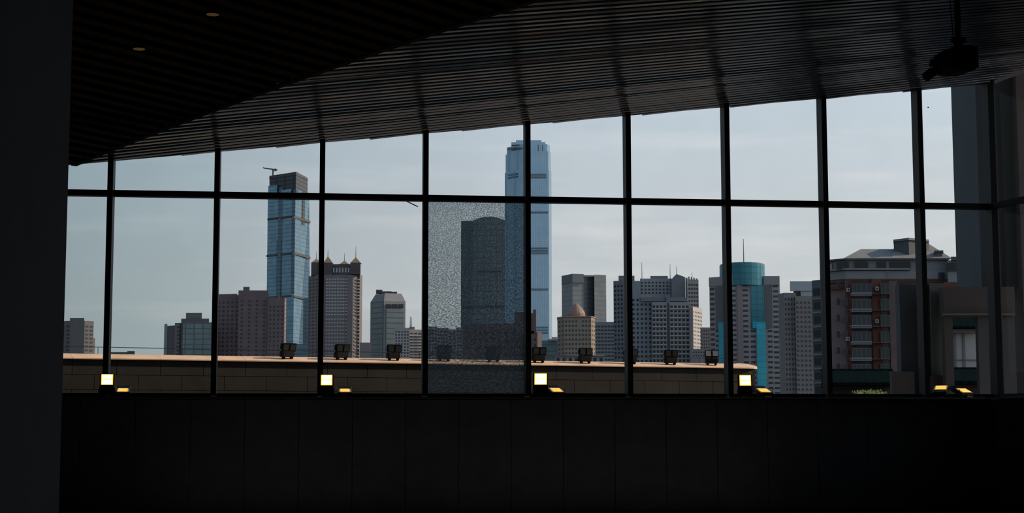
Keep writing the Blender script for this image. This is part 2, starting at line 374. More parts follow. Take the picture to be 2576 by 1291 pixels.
# ------------------------------------------------------------------ lamps on the sill
M_led = mat('white hot led', (1, .9, .6), .4, emis=(1.0, 0.84, 0.42), estr=7.0)
M_amb = mat('amber lens plate', (0.5, .3, .05), .4, emis=(1.0, 0.60, 0.06), estr=1.25)
M_led2 = mat('amber led', (.8, .5, .1), .4, emis=(1.0, 0.62, 0.14), estr=0.95)
M_amb2 = mat('dim amber plate', (0.3, .2, .03), .4, emis=(1.0, 0.52, 0.05), estr=0.32)
def sill_lamp(px, label, yaw, tilt, hot, sc=1.0, roll=0.0, n=-0.36, flip=False, group='floodlights on the window sill'):
    base = P(px, 1003, D); t = base.x/CW - 0.0
    # walk to the ledge under that pixel
    for _ in range(6):
        w = WP(t, ZS-0.02, n); u = P(px, 1003, w.y).x; t += (u - w.x)/CW
    w = WP(t, ZS-0.02, n)
    r = thing('floodlight', label, 'floodlight', w, group)
    Mz = Matrix.Translation(w) @ Matrix.Rotation(yaw, 4, 'Z')
    piv = Vector((0, 0, 0.10*sc))
    Mh = Mz @ Matrix.Translation(piv) @ Matrix.Rotation(-tilt, 4, 'X') @ Matrix.Rotation(roll, 4, 'Y')
    W, H, T = 0.30*sc, 0.40*sc, 0.07*sc
    MB().rbox((-0.07, -0.09, 0), (0.07, 0.09, 0.015), 0.005, Mz).build('base', M_blk, r)
    b = MB().tube(Mz @ Vector((0, 0, 0.01)), Mz @ Vector((0, 0, piv.z*0.6)), 0.022)
    b.bar(Mz @ Vector((-W/2-.012, 0.03, piv.z*.6)), Mz @ Vector((W/2+.012, .03, piv.z*.6)), 0.03, 0.008)
    for sx in (-1, 1): b.bar(Mz @ Vector((sx*(W/2+.012), .03, piv.z*.6)), Mz @ Vector((sx*(W/2+.012), .03, piv.z+.06)), 0.008, 0.03)
    b.build('bracket', M_blk, r)
    h = MB().rbox((-W/2, 0, -0.03), (W/2, T, H-0.03), 0.012, Mh)
    for q in range(7): h.box((-W/2+.03+q*(W-.06)/6.5, T, 0.02), (-W/2+.04+q*(W-.06)/6.5, T+.03, H-.06), Mh)
    hd = h.build('housing', M_blk, r)
    Mh0 = Mh
    if flip: Mh = Mh @ Matrix.Translation((0, 0, H-.06)) @ Matrix.Diagonal((1, 1, -1, 1))
    z0 = H*0.36; MB().rbox((-W/2+.02, -0.012, -0.015), (W/2-.02, 0.002, z0-.02), 0.005, Mh).build('driver_box', M_blk2, hd)
    zt = H-0.05
    MB().rbox((-W/2+.030, -0.008, z0-.006), (W/2-.030, 0.004, zt+.006), 0.003, Mh).build('lens_plate', M_amb if hot else M_amb2, hd)
    for m_ in range(2):
        a = z0 + (zt-z0)*(0.5*m_+0.05); c = z0 + (zt-z0)*(0.5*m_+0.465)
        L = MB()
        for ry in range(3):
            for cx in range(7):
                x = -W/2+.048 + (W-.096)*(cx+.5)/7; z = a + (c-a)*(ry+.5)/3
                rx, rz = (W-.096)/7*.46, (c-a)/3*.46
                L.rbox((x-rx, -0.016, z-rz), (x+rx, -0.006, z+rz), 0.004, Mh, 1)
        L.build('led_module', M_led if hot else M_led2, hd)
    if hot:
        sd = bpy.data.lights.new('lamp_beam', 'SPOT'); sd.energy = 14; sd.color = (1.0, 0.72, 0.26); sd.spot_size = R_(50); sd.spot_blend = 0.9; sd.shadow_soft_size = .12
        so = bpy.data.objects.new('lamp_beam', sd); COL.objects.link(so); so.parent = hd
        so.location = Mh @ Vector((0, -.05, H*.6)) - parent_origin(hd)
        so.rotation_euler = (Matrix.Rotation(yaw, 3, 'Z') @ Vector((0, -1, .75))).to_track_quat('-Z', 'Y').to_euler()
    cab = MB(); pp = [Vector((0.05, .05, .16*sc)), Vector((.07, .09, .10)), Vector((.10, .09, .03)), Vector((.16, .06, .012)), Vector((.26, .05, .010))]
    for a, c in zip(pp[:-1], pp[1:]): cab.tube(Mz @ a, Mz @ c, .007, 6)
    if hot: cab.build('cable', M_blk2, r)
    return r
R_ = math.radians
sill_lamp(268, 'lit floodlight facing the room beside the near-left dark wall, first on the sill', R_(8), R_(6), True, 0.92)
sill_lamp(821, 'lit floodlight facing the room, standing in front of the brown tower with golden pyramids', R_(3), R_(6), True, 0.92)
sill_lamp(1360, 'lit floodlight facing the room, on the sill right beside the shattered pane', R_(-6), R_(8), True, 1.0)
sill_lamp(1876, 'lit floodlight facing the room, on the sill below the turquoise striped tower', R_(4), R_(5), True, 0.95)
sill_lamp(308, 'tipped-back dim amber floodlight next to the first lit floodlight on the left', R_(10), R_(70), False, 0.9, flip=True)
sill_lamp(868, 'tipped-back dim amber floodlight on the sill under the golden pyramid tower', R_(8), R_(71), False, 0.9, flip=True)
sill_lamp(1404, 'tipped-back dim amber floodlight just right of the lamp by the shattered pane', R_(24), R_(68), False, 0.98, flip=True)
sill_lamp(1927, 'tipped-back dim amber floodlight on the sill right of the turquoise tower lamp', R_(20), R_(69), False, 0.98, flip=True)
sill_lamp(2364, 'tipped-back amber floodlight leaning left, left one of the pair by the corner post', R_(-22), R_(68), False, 1.0)
sill_lamp(2433, 'tipped-back amber floodlight leaning right, right one of the pair by the corner post', R_(24), R_(68), False, 1.0, flip=True)

M_glint = mat('dim amber downlight', (.2, .12, .03), .5, emis=(1.0, .55, .1), estr=.04)
def glint(px, py, label):  # glowing disc added to stand for a lamp reflected on the slats
    # where the sight line meets the left ceiling field
    o = Vector((0, 0, EYE)); d = (P(px, py, 10) - o)
    lo_, hi_ = 1.0, 3.2
    def gap(t):
        q = o + d*t; r_ = q.xy - F0.xy; s_ = r_.dot(fe.xy); n_ = r_.dot(fn.xy); p_ = F0 + fe*s_
        return q.z - (slat_z(p_.y - TA*p_.x, p_.x) - 0.02 + 0.055*n_)
    for _ in range(50):
        m_ = (lo_+hi_)/2
        if gap(m_) < 0: lo_ = m_
        else: hi_ = m_
    q = o + d*lo_
    r = thing('ceiling_glint', label, 'light', (q.x, q.y, q.z), 'added lamp glints in the dark ceiling')
    MB().tube((q.x, q.y, q.z+.06), (q.x, q.y, q.z-.02), .11, 20, .10).build('ring', M_blk2, r)
    MB().tube((q.x, q.y, q.z-.02), (q.x, q.y, q.z-.024), .09, 20).build('lens', M_glint, r)
glint(535, 33, 'added amber glint disc in the dark left ceiling, the upper one nearer the top edge')
glint(350, 120, 'added amber glint disc in the dark left ceiling, the lower one nearer the left wall')

# ------------------------------------------------------------------ projector hung from the ceiling
def projector():
    Y = 19.0; c = P(2405, 152, Y); 
    zc = slat_z(Y + .018*c.x, c.x)
    r = thing('ceiling_projector', 'black projector hanging on a pole from the slatted ceiling near the corner', 'projector', (c.x, c.y, zc))
    px = 4100/Y
    M = Matrix.Translation(c) @ Matrix.Rotation(R_(18), 4, 'Z') @ Matrix.Rotation(R_(-3), 4, 'Y')
    hw, hh = 0.175, 0.145
    prof = [(-.20, -.03), (-.14, -.135), (-.08, -.15), (.13, -.15), (.19, -.11), (.195, .14), (.0, .15), (-.08, .145), (-.17, .085)]
    MB().loft([M @ Vector((x, -0.17, z)) for x, z in prof], [M @ Vector((x, 0.2, z)) for x, z in prof]).build('body', M_blk2, r)
    g = MB()
    for k in range(5): g.box((-.05+k*.045, -.176, -.10), (-.03+k*.045, -.168, -.04), M)
    g.build('vent_grille', M_blk, r)
    pole0 = P(2411, 118, Y); MB().tube((pole0.x, pole0.y, pole0.z-.02), (pole0.x, pole0.y, zc+.05), .036, 14).build('pole', M_blk2, r)
    pc = P(2411, 105, Y)
    MB().tube((pc.x-.085, pc.y, pc.z+.02), (pc.x+.085, pc.y, pc.z+.02), .035, 12).tube((pc.x, pc.y, pc.z-.05), (pc.x, pc.y, pc.z+.03), .055, 14).build('clamp', M_blk2, r)
    a = P(2401, 122, Y); b = P(2389, 0, Y); d = b + (b-a)*0.35
    d = a + (b-a)*((zc+.03-a.z)/(b.z-a.z))
    MB().tube(a, d, .006, 6).build('cable', M_blk2, r)
    p, q = P(2366, 165, Y-.1), P(2328, 195, Y-.14); m = p.lerp(q, .5)
    s = MB().tube(p, m, .042, 16, .045).tube(m, q, .058, 16, .056); s.build('lens_barrel', M_blk2, r)
    q2 = P(2340, 158, Y-.05); p2 = P(2358, 161, Y-.05)
    MB().tube(p2, q2, .026, 12, .05).build('spot_head', M_blk2, r)
    MB().tube(P(2372, 155, Y), P(2350, 172, Y-.1), .012, 8).build('joint_arm', M_blk, r)
projector()

# ================================================================== outdoors
GZ = -12.0
M_deck = mat('terrace paving', (0.07, 0.068, 0.065), .85, 0, .2, .15, 2)
M_earth = mat('city ground', (0.11, 0.11, 0.105), .9, 0, .1, .2, .02)
# podium the hall and its roof terrace stand on
MB().prism([(-30, 34.2), (9.2, 35.3), (13.5, 33.8), (40, 30), (40, 62), (-30, 62)], GZ, 0.0).build('terrace', M_deck, kind='structure')
mb = MB(); mb.prism([(-3500, 62.3), (3500, 62.3), (3500, 4200), (-3500, 4200)], GZ-1, GZ-.02); mb.build('ground', M_earth, kind='structure')

# ---- stone parapet with sloping coping
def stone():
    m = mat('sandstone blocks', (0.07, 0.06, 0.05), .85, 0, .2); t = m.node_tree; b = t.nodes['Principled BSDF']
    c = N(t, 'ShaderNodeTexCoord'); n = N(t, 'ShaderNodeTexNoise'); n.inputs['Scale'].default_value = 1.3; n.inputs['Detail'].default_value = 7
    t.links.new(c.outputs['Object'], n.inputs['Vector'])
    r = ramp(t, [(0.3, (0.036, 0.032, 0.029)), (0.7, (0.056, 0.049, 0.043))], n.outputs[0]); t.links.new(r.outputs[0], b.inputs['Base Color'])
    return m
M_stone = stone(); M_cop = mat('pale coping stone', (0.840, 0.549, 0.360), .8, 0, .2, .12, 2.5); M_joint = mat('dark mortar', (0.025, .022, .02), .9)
pl, pr_ = P(156, 903, 40.0), P(1905, 928, 44.0)
zc0 = 0.5*(pl.z + pr_.z)
YPL = 40.0*(zc0-EYE)/(pl.z-EYE); YPR = 44.0*(zc0-EYE)/(pr_.z-EYE)
pl, pr_ = P(156, 903, YPL), P(1900, 927, YPR)
pdir = Vector((pr_.x-pl.x, pr_.y-pl.y, 0)).normalized(); pn = Vector((-pdir.y, pdir.x, 0))
plen = (pr_-pl).xy.length
def PP(s, z, n=0.0):
    p = Vector((pl.x, pl.y, 0)) + pdir*s + pn*n; return Vector((p.x, p.y, z))
def pbox(mb, s0, s1, z0, z1, n0, n1):
    mb.loft([PP(s0, z0, n0), PP(s1, z0, n0), PP(s1, z0, n1), PP(s0, z0, n1)], [PP(s0, z1, n0), PP(s1, z1, n0), PP(s1, z1, n1), PP(s0, z1, n1)])
par = thing('stone_parapet', 'long sandstone block parapet outside the windows with sunlit coping', 'wall', PP(plen/2, 0, .3))
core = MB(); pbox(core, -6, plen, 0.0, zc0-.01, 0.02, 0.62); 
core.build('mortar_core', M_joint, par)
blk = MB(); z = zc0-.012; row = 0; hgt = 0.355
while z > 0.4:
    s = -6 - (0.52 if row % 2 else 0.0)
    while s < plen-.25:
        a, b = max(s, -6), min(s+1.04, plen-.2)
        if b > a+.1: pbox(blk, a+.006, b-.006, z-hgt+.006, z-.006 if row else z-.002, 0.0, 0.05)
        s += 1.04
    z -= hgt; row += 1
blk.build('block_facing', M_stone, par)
# rounded right end of the wall
endm = MB(); zz = zc0-.012
arc = [PP(plen-.2 + .33*math.sin(a), 0, .33-.33*math.cos(a)) for a in [math.pi*j/10 for j in range(11)]]
while zz > 0.4:
    endm.prism([(p.x, p.y) for p in arc], zz-hgt+.006, zz-.006); zz -= hgt
endm.build('rounded_end', M_stone, par)
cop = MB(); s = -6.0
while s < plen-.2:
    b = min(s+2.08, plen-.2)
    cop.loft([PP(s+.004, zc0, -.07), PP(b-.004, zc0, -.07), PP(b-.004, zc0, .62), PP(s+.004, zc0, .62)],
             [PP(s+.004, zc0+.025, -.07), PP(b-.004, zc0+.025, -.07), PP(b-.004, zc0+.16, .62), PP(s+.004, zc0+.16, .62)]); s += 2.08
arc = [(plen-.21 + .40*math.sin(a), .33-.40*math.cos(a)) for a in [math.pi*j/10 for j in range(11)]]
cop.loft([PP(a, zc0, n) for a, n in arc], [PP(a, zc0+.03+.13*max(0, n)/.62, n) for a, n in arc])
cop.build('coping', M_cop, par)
# thin conductor wire on short posts
M_wire = mat('dark steel wire', (.03, .03, .03), .5, .5)
wr = thing('lightning_wire', 'thin dark wire on short posts along the top of the stone parapet', 'wire', PP(plen/2, zc0+.16, .6))
w_ = MB(); w_.tube(PP(-5.9, zc0+.33, .58), PP(plen-.5, zc0+.30, .58), .008, 6); w_.build('wire', M_wire, wr)
s = 0.9
while s < plen-.6:
    MB().tube(PP(s, zc0+.153, .58), PP(s, zc0+.325, .58), .008, 6).build('post', M_wire, wr); s += 2.05
# twin floodlights
M_fl = mat('weathered dark floodlight housing', (0.005, 0.005, 0.005), .85, 0, .08, .15, 5); M_lens = mat('dusty floodlight glass', (0.03, 0.034, 0.036), .25, 0, .4)
M_gear = mat('grey gear box', (0.015, 0.014, 0.014), .85, 0, .1)
def twin(px, label, yaw, tilt, lens=None):
    s = 0
    for _ in range(8):
        p = PP(s, zc0, .25); s += (P(px, 905, p.y).x - p.x)/pdir.x
    w = PP(s, zc0+.095, .25)
    r = thing('twin_floodlight', label, 'floodlight', w, 'twin floodlights on the stone parapet')
    Mz = Matrix.Translation(w) @ Matrix.Rotation(yaw + math.atan2(pdir.y, pdir.x), 4, 'Z') @ Matrix.Scale(1.12, 4)
    for sx in (-.10, .10):
        MB().rbox((sx-.02, -.05, -.004), (sx+.02, .05, .05), .006, Mz).build('foot', M_fl, r)
    MB().rbox((-.145, -.07, .04), (.145, .11, .165), .015, Mz).build('gear_box', M_gear, r)
    MB().bar(Mz @ Vector((-.16, .02, .16)), Mz @ Vector((.16, .02, .16)), .04, .02).bar(Mz @ Vector((0, .02, .15)), Mz @ Vector((0, .02, .25)), .04, .02).build('bracket', M_fl, r)
    for sx in (-.088, .088):
        Mh = Mz @ Matrix.Translation((sx, .0, .18)) @ Matrix.Rotation(tilt, 4, 'X')
        h = MB().loft([Mh @ Vector(v) for v in ((-.083, -.05, 0), (.083, -.05, 0), (.083, -.05, .18), (-.083, -.05, .18))],
                      [Mh @ Vector(v) for v in ((-.06, .09, .03), (.06, .09, .03), (.06, .09, .14), (-.06, .09, .14))]).rbox((-.085, -.065, -.005), (.085, -.045, .185), .006, Mh)
        hd = h.build('lamp_head', M_fl, r)
        MB().box((-.066, -.069, .022), (.066, -.064, .160), Mh).build('front_glass', lens or M_lens, hd)
tw = [(723, 'dark twin floodlight on the parapet below the blue glass tower, leftmost of its row', .30, .28),
      (859, 'dark twin floodlight on the parapet below the brown tower with golden pyramids', .22, .26),
      (990, 'dark twin floodlight on the parapet below the white apartments with twin masts', .06, .1),
      (1117, 'dark twin floodlight on the parapet behind the left part of the shattered pane', .03, .0),
      (1241, 'dark twin floodlight on the parapet behind the right part of the shattered pane', .0, .0),
      (1355, 'dark twin floodlight on the parapet directly above the lit lamp by the shattered pane', -.03, .05),
      (1472, 'dark twin floodlight on the parapet in front of the low white building with dark doors', .0, .0),
      (1586, 'dark twin floodlight on the parapet half hidden behind a window mullion', .0, .0),
      (1687, 'dark twin floodlight on the parapet in front of the big grey balcony apartments', -.05, .08),
      (1790, 'twin floodlight tipped back showing two lenses coloured like reflected sky, rightmost on the parapet', -.25, -.28)]
M_lens_sky = mat('floodlight glass with sky tone', (.30, .30, .28), .3, 0, .5)  # reflected sky put into the glass colour
for px, lb, yw, tl in tw: twin(px, lb, yw, tl, M_lens_sky if px == 1790 else None)

# ------------------------------------------------------------------ city
def fpoly(front, py, thick, Yr=None):
    """front = [(px, Y)...] left to right; returns plan polygon and the roof height"""
    pts = [P(px, py, Y) for px, Y in front]
    z = P(front[0][0], py, Yr if Yr else front[0][1]).z
    f = [(p.x, p.y) for p in pts]; lean = 0.5*(f[0][0]/f[0][1] + f[-1][0]/f[-1][1])
    return f, f + [(x+thick*lean, y+thick) for x, y in reversed(f)], z
def zat(py, Y): return P(1288, py, Y).z
class Bld:
    def __init__(s, name, label, px, Y, cat='building', group=None):
        p = P(px, 900, Y); s.r = thing(name, label, cat, (p.x, p.y, GZ), group); s.w = []; s.Y = Y; s.win = {}
    def block(s, name, front, py, thick, m, py0=None, Yr=None, taper=0.0):
        f, pl_, z = fpoly(front, py, thick, Yr)
        z0 = GZ if py0 is None else P(front[0][0], py0, Yr or front[0][1]).z
        o = MB().prism(pl_, z0, z).build(name, m, s.r); return f, z
    def windows(s, A, B, z0, z1, nx, nz, fw, fh, m, out=0.06, name='window', depth=0.3, skip=None, xoff=0.0):
        """one grid of window boxes on the face A-B (plan points left to right, seen from the hall)"""
        A, B = Vector(A), Vector(B); d = B-A; L = d.length; d /= L; nrm = Vector((d.y, -d.x)); yaw = math.atan2(d.y, d.x)
        w, h = L/nx*fw, (z1-z0)/nz*fh
        for j in range(nz):
            for i in range(nx):
                if skip and skip(i, j): continue
                c = A + d*(L*(i+.5)/nx + xoff) + nrm*(out - depth/2)
                s.win.setdefault((name, m.name, round(w, 3), round(h, 3), depth), []).append((Vector((c.x, c.y, z0 + (z1-z0)*(j+.5)/nz)), yaw))
    def done(s, cap=96):
        tot = sorted(s.win.items(), key=lambda kv: -kv[0][2]*kv[0][3])
        used = {}
        for (name, mn, w, h, dp), lst in tot:
            m = bpy.data.materials[mn]; src = None; rest = MB()
            lst = sorted(lst, key=lambda c: -c[0].z)
            for c, yaw in lst:
                if used.get(name, 0) < cap:
                    if src is None:
                        src = MB().box((-w/2, -dp/2, -h/2), (w/2, dp/2, h/2), Matrix.Translation(parent_origin(s.r))).build(name, m, s.r)
                        src.location = c - parent_origin(s.r); src.rotation_euler = (0, 0, yaw)
                    else: inst(src, s.r, c, yaw)
                    used[name] = used.get(name, 0) + 1
                else:
                    s.w.append((name, m, c, yaw, w, h, dp))
        by = {}
        for name, m, c, yaw, w, h, dp in s.w:
            mb = by.setdefault(name, (MB(), m))[0]
            mb.box((-w/2, -dp/2, -h/2), (w/2, dp/2, h/2), Matrix.Translation(c) @ Matrix.Rotation(yaw, 4, 'Z'))
        for name, (mb, m) in by.items(): mb.build(name, m, s.r, kind='stuff')
    def part(s, name, mb, m, **k): return mb.build(name, m, s.r, **k)
    def mast(s, px, y0, y1, Y, r=0.25):
        a, b = P(px, y0, Y), P(px, y1, Y); return MB().tube((a.x, a.y, a.z-1), (a.x, a.y, b.z), r, 6, r*.5).build('mast', M_mast, s.r)
M_mast = mat('grey mast', (.10, .10, .11), .6)
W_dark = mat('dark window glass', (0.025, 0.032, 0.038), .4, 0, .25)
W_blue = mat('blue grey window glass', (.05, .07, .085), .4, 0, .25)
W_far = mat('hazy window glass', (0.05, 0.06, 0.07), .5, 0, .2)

# --- left brown block
M_b1 = mat('brown grey render', (0.163, 0.146, 0.150), .85, 0, .2, .08, .3)
b = Bld('apartment_block', 'brown apartment block beside the dark near wall, far left of the skyline', 198, 900)
f, z = b.block('wall', [(140, 905), (178, 900), (213, 900), (236, 904)], 809, 14, M_b1)
b.block('roof_house', [(176, 902), (212, 902)], 800, 9, M_b1, 810)
b.block('lower_wing', [(234, 906), (239.5, 907)], 851, 9, M_b1)
zl = zat(905, 900)
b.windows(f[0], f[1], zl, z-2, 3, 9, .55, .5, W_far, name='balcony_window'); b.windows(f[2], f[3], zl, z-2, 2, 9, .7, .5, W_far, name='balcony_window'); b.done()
# --- low dark block
b = Bld('low_block', 'low dark flat-roofed block just above the parapet right of the first mullion', 310, 520)
b.block('wall', [(276, 520), (339, 520)], 886, 10, mat('slate render', (0.07, .085, .10), .8))
b.block('roof_unit', [(320, 521), (339, 521)], 883.5, 6, M_mast, 888); b.done()
# --- dark glass stepped tower
M_b3 = mat('brown tower stone', (0.140, 0.130, 0.132), .85, 0, .2, .08, .3); M_b3g = striped('grey green curtain glass', (0.156, 0.208, 0.227), (0.091, 0.117, 0.130), 3.0, .18, .25, .5, 5.0, .15)
M_pale = mat('pale blue panel', (0.22, .25, .28), .6)
b = Bld('stepped_office_tower', 'stepped dark glass tower with a lattice crown left of the brown apartment trio', 480, 930)
b.block('side_wall', [(421, 935), (440, 931)], 820, 16, M_b3); b.block('corner_panel', [(413.5, 940), (421, 934.5)], 816, 6, M_pale, 905)
b.block('shoulder', [(440, 931), (456, 930)], 813, 16, M_b3)
f, z = b.block('core', [(456, 929), (526, 929)], 802, 18, M_b3)
b.block('glass_front', [(460, 927.5), (540, 927.5)], 812, 2, M_b3g); b.block('right_wing', [(526, 930), (548, 931)], 811, 16, M_b3)
b.block('stone_strip', [(440, 928), (452, 928)], 814, 2, M_b1)
c0, zc = b.block('crown', [(468, 929.5), (508, 929.5)], 787.5, 9, M_b3, 803)
b.windows(c0[0], c0[1], zat(799, 929.5), zat(790, 929.5), 8, 2, .6, .6, M_pale, name='crown_opening')
b.windows((P(440, 900, 927).x, 928), (P(452, 900, 927).x, 928), zat(905, 928), zat(818, 928), 1, 9, .5, .45, W_far); b.done()
# --- brown apartment trio
M_b4 = mat('reddish brown render', (0.179, 0.132, 0.137), .85, 0, .2, .1, .3); M_b4b = mat('brown render', (0.165, 0.130, 0.135), .85, 0, .2, .1, .3)
M_lit = mat('sunlit corner tone', (0.30, .24, .19), .85)  # lighter tan puts the sun on this corner into its colour
b = Bld('apartment_block', 'reddish brown apartment block of three joined slabs left of the blue glass tower', 635, 950)
fl, zl_ = b.block('left_slab', [(535, 955), (613, 950)], 744, 18, M_b4); b.block('roof_edge', [(535, 956), (597, 951)], 741, 10, M_b1, 745)
fm, zm = b.block('middle_slab', [(600, 946), (675, 946)], 731, 18, M_b4b); b.block('roof_house', [(612, 948), (628, 948)], 722, 8, M_b3, 732)
frr, zr = b.block('right_slab', [(675, 944), (716, 944), (720.5, 949)], 749, 16, M_b4)
zb = zat(908, 950)
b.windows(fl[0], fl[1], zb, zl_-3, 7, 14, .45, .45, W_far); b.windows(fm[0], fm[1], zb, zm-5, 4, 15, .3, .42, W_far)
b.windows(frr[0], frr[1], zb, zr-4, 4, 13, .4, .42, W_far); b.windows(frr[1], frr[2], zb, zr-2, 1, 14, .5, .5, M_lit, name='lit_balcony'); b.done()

# --- blue glass tower with crane
M_t1 = striped('blue curtain glass', (0.17, 0.30, 0.40), (0.10, 0.17, 0.23), 4.4, .16, .22, .75, 0, .1, .18); M_t1d = striped('dark blue strip glass', (0.10, .17, .225), (0.06, .1, .13), 4.4, .2, .25, .6)
M_t1c = striped('unfinished frame', (0.072, .085, .10), (0.035, .04, .047), 4.4, .3, .6, .1, 4.2, .25); M_band = mat('brown plant floor', (0.10, .085, .075), .7)
b = Bld('glass_tower', 'tapering blue glass skyscraper with a dark unfinished top and a crane', 725, 1750)
def quad(pxL, pxC, pxR, py, grow=0.0): 
    pts = [P(pxL, py, 1778), P(pxC, py, 1750), P(pxR, py, 1792)]
    back = P((pxL+pxR)/2+3, py, 1830)
    z = zat(py, 1750)
    return [(p.x, p.y, z) for p in pts] + [(back.x, back.y, z)]
lo_ = quad(667, 734, 782, 1086); lo_ = [(x, y, GZ) for x, y, _ in lo_]
MB().loft(lo_, quad(674, 743, 778, 486)).build('glass_shaft', M_t1, b.r)
MB().loft(quad(678, 744, 774, 492), quad(678, 745, 774, 431.5)).build('unfinished_top', M_t1c, b.r)
MB().loft(quad(677, 745, 775, 438), quad(677, 745, 775, 435)).build('top_rail', M_mast, b.r)
def slab(x0, x1, y0, y1, side, name, m, off=-2.0, th=3.0):
    # on the left face depth runs 1778->1750, on the right face 1750->1792
    def dep(px): return 1778 - 28*(px-672)/69.0 if side == 'L' else 1750 + 42*(px-741)/38.0
    A = [P(x0, y0, dep(x0)+off), P(x1, y0, dep(x1)+off)]; z0, z1 = zat(y0, 1760), zat(y1, 1760)
    pl2 = [(A[0].x, A[0].y), (A[1].x, A[1].y), (A[1].x, A[1].y+th), (A[0].x, A[0].y+th)]
    return MB().prism(pl2, z0, z1).build(name, m, b.r)
slab(674.5, 697, 490, 462, 'L', 'glass_panel', M_t1, -1.5); slab(708, 733, 490, 477, 'L', 'glass_panel', M_t1, -1.5)
slab(744, 759, 490, 477, 'R', 'glass_panel', M_t1, -1.5); slab(767, 779, 490, 482, 'R', 'glass_panel', M_t1, -1.5)
slab(697, 708, 745, 470, 'L', 'dark_strip', M_t1d, -.8); slab(731, 740, 740, 480, 'L', 'dark_strip', M_t1d, -.8); slab(760, 766, 561, 478, 'R', 'dark_strip', M_t1c, -.8)
slab(694, 705, 745, 600, 'L', 'dark_strip', M_t1d, -1.2)
for (yL, yR) in ((546, 549), (639, 640), (745, 747)):
    slab(672.5 if yL < 600 else 670, 696, yL+2.2, yL-2.2, 'L', 'plant_band', M_band, -1.6); slab(705, 731, yL+2.2, yL-2.2, 'L', 'plant_band', M_band, -1.6)
    slab(740, 780.5, yR+2.6, yR-2.6, 'R', 'plant_band', M_band, -2.0)
for (yy, xs) in ((828, (733, 740, 747, 754)), (862, (734, 741, 748, 755))): pass
b.done()
cr = thing('tower_crane', 'tiny luffing crane on top of the blue glass tower', 'crane', P(687, 431, 1770))
MB().tube(P(687, 441, 1770), P(687, 427, 1770), 1.0, 6).build('tower_mast', M_mast, cr)
MB().tube(P(698, 427.5, 1770), P(664, 423, 1770), .7, 6).tube(P(664, 423, 1770), P(662, 421, 1770), .6, 6).build('jib', M_mast, cr)
MB().box(P(690, 429.5, 1770), P(696, 425.5, 1773)).build('counterweight', M_mast, cr)
# --- dark teal slab between the blue tower and the pyramid tower
b = Bld('glass_office_block', 'dark teal glass block squeezed between the blue tower and the pyramid tower', 780, 1500)
b.block('glass_wall', [(763, 1500), (800, 1500)], 750, 30, striped('deep teal glass', (0.098, 0.169, 0.215), (0.065, 0.111, 0.143), 4.0, .2, .25, .6, 5, .1)); b.block('base_wing', [(738, 1480), (800, 1480)], 866, 20, M_t1d); b.done()
# --- tower with golden pyramids
M_c = mat('pink grey granite', (0.225, 0.194, 0.194), .8, 0, .2, .08, .2); M_c2 = mat('dark brown granite', (0.119, 0.098, 0.101), .8, 0, .2, .08, .2); M_gold = mat('golden roof tile', (0.34, 0.25, 0.13), .5, .3, .5)
W_c = mat('grey blue strip glass', (0.323, 0.365, 0.399), .25, .4, .5)
b = Bld('pyramid_tower', 'broad brown office tower with four golden pyramid roofs and thin spires', 845, 1250)
f, z = b.block('wall', [(776, 1262), (802, 1250), (886, 1250), (911, 1258)], 692, 40, M_c, Yr=1250)
g, zg = b.block('crown_storey', [(783, 1260), (800, 1253), (886, 1253), (907, 1260)], 664, 34, M_c2, 694, Yr=1250)
b.block('pier', [(800, 1248), (815, 1248)], 694, 4, M_c); b.block('pier', [(874, 1248), (888, 1248)], 694, 4, M_c); b.block('pier', [(905, 1254), (911.5, 1257)], 692, 4, M_c)
b.block('turret', [(783, 1254), (808, 1254)], 660, 12, M_c2, 692); b.block('turret', [(813, 1250), (836, 1250)], 661, 12, M_c2, 692); b.block('turret', [(881, 1250), (907, 1250)], 661, 14, M_c2, 690); b.block('turret', [(852, 1278), (878, 1278)], 664, 12, M_c2, 690)
for (x0, xc, x1, yb, ya, Y, ys) in ((783, 795, 808, 661, 650, 1254, 632), (813, 824.5, 837, 662, 644, 1250, 626), (881, 894.5, 908, 662, 646, 1250, 618), (854, 866, 878, 665, 655, 1278, 636)):
    a, c = P(x0, yb, Y), P(x1, yb, Y); d = c.x-a.x; top = P(xc, ya, Y+d*.3)
    mb = MB().add([(a.x, a.y, a.z), (c.x, a.y, a.z), (c.x, a.y+d, a.z), (a.x, a.y+d, a.z), (top.x, a.y+d/2, top.z)], [(0, 1, 4), (1, 2, 4), (2, 3, 4), (3, 0, 4), (3, 2, 1, 0)])
    pyr = mb.build('pyramid_roof', M_gold, b.r)
    sp = P(xc, ys, Y); MB().tube((top.x, a.y+d/2, top.z-.5), (top.x, a.y+d/2, sp.z), .28, 6, .12).build('spire', M_mast, pyr)
zb = zat(908, 1250)
wl = f[1]; wr = f[2]
b.windows((P(818, 800, 1250).x, 1250), (P(874, 800, 1250).x, 1250), zat(795, 1250), z-2, 8, 12, .7, .42, W_c); b.windows((P(888, 800, 1250).x, 1251), (P(905, 800, 1250).x, 1254), zat(795, 1250), z-2, 2, 12, .7, .42, W_c)
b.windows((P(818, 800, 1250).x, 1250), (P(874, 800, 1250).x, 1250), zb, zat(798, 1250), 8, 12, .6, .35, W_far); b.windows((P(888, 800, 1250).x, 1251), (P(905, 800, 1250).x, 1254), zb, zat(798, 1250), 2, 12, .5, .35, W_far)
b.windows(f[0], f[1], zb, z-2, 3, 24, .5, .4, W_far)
b.windows((P(836, 680, 1253).x, 1252.6), (P(881, 680, 1253).x, 1252.6), zat(686, 1253), zat(673, 1253), 6, 1, .5, .9, W_c, name='crown_window'); b.done()
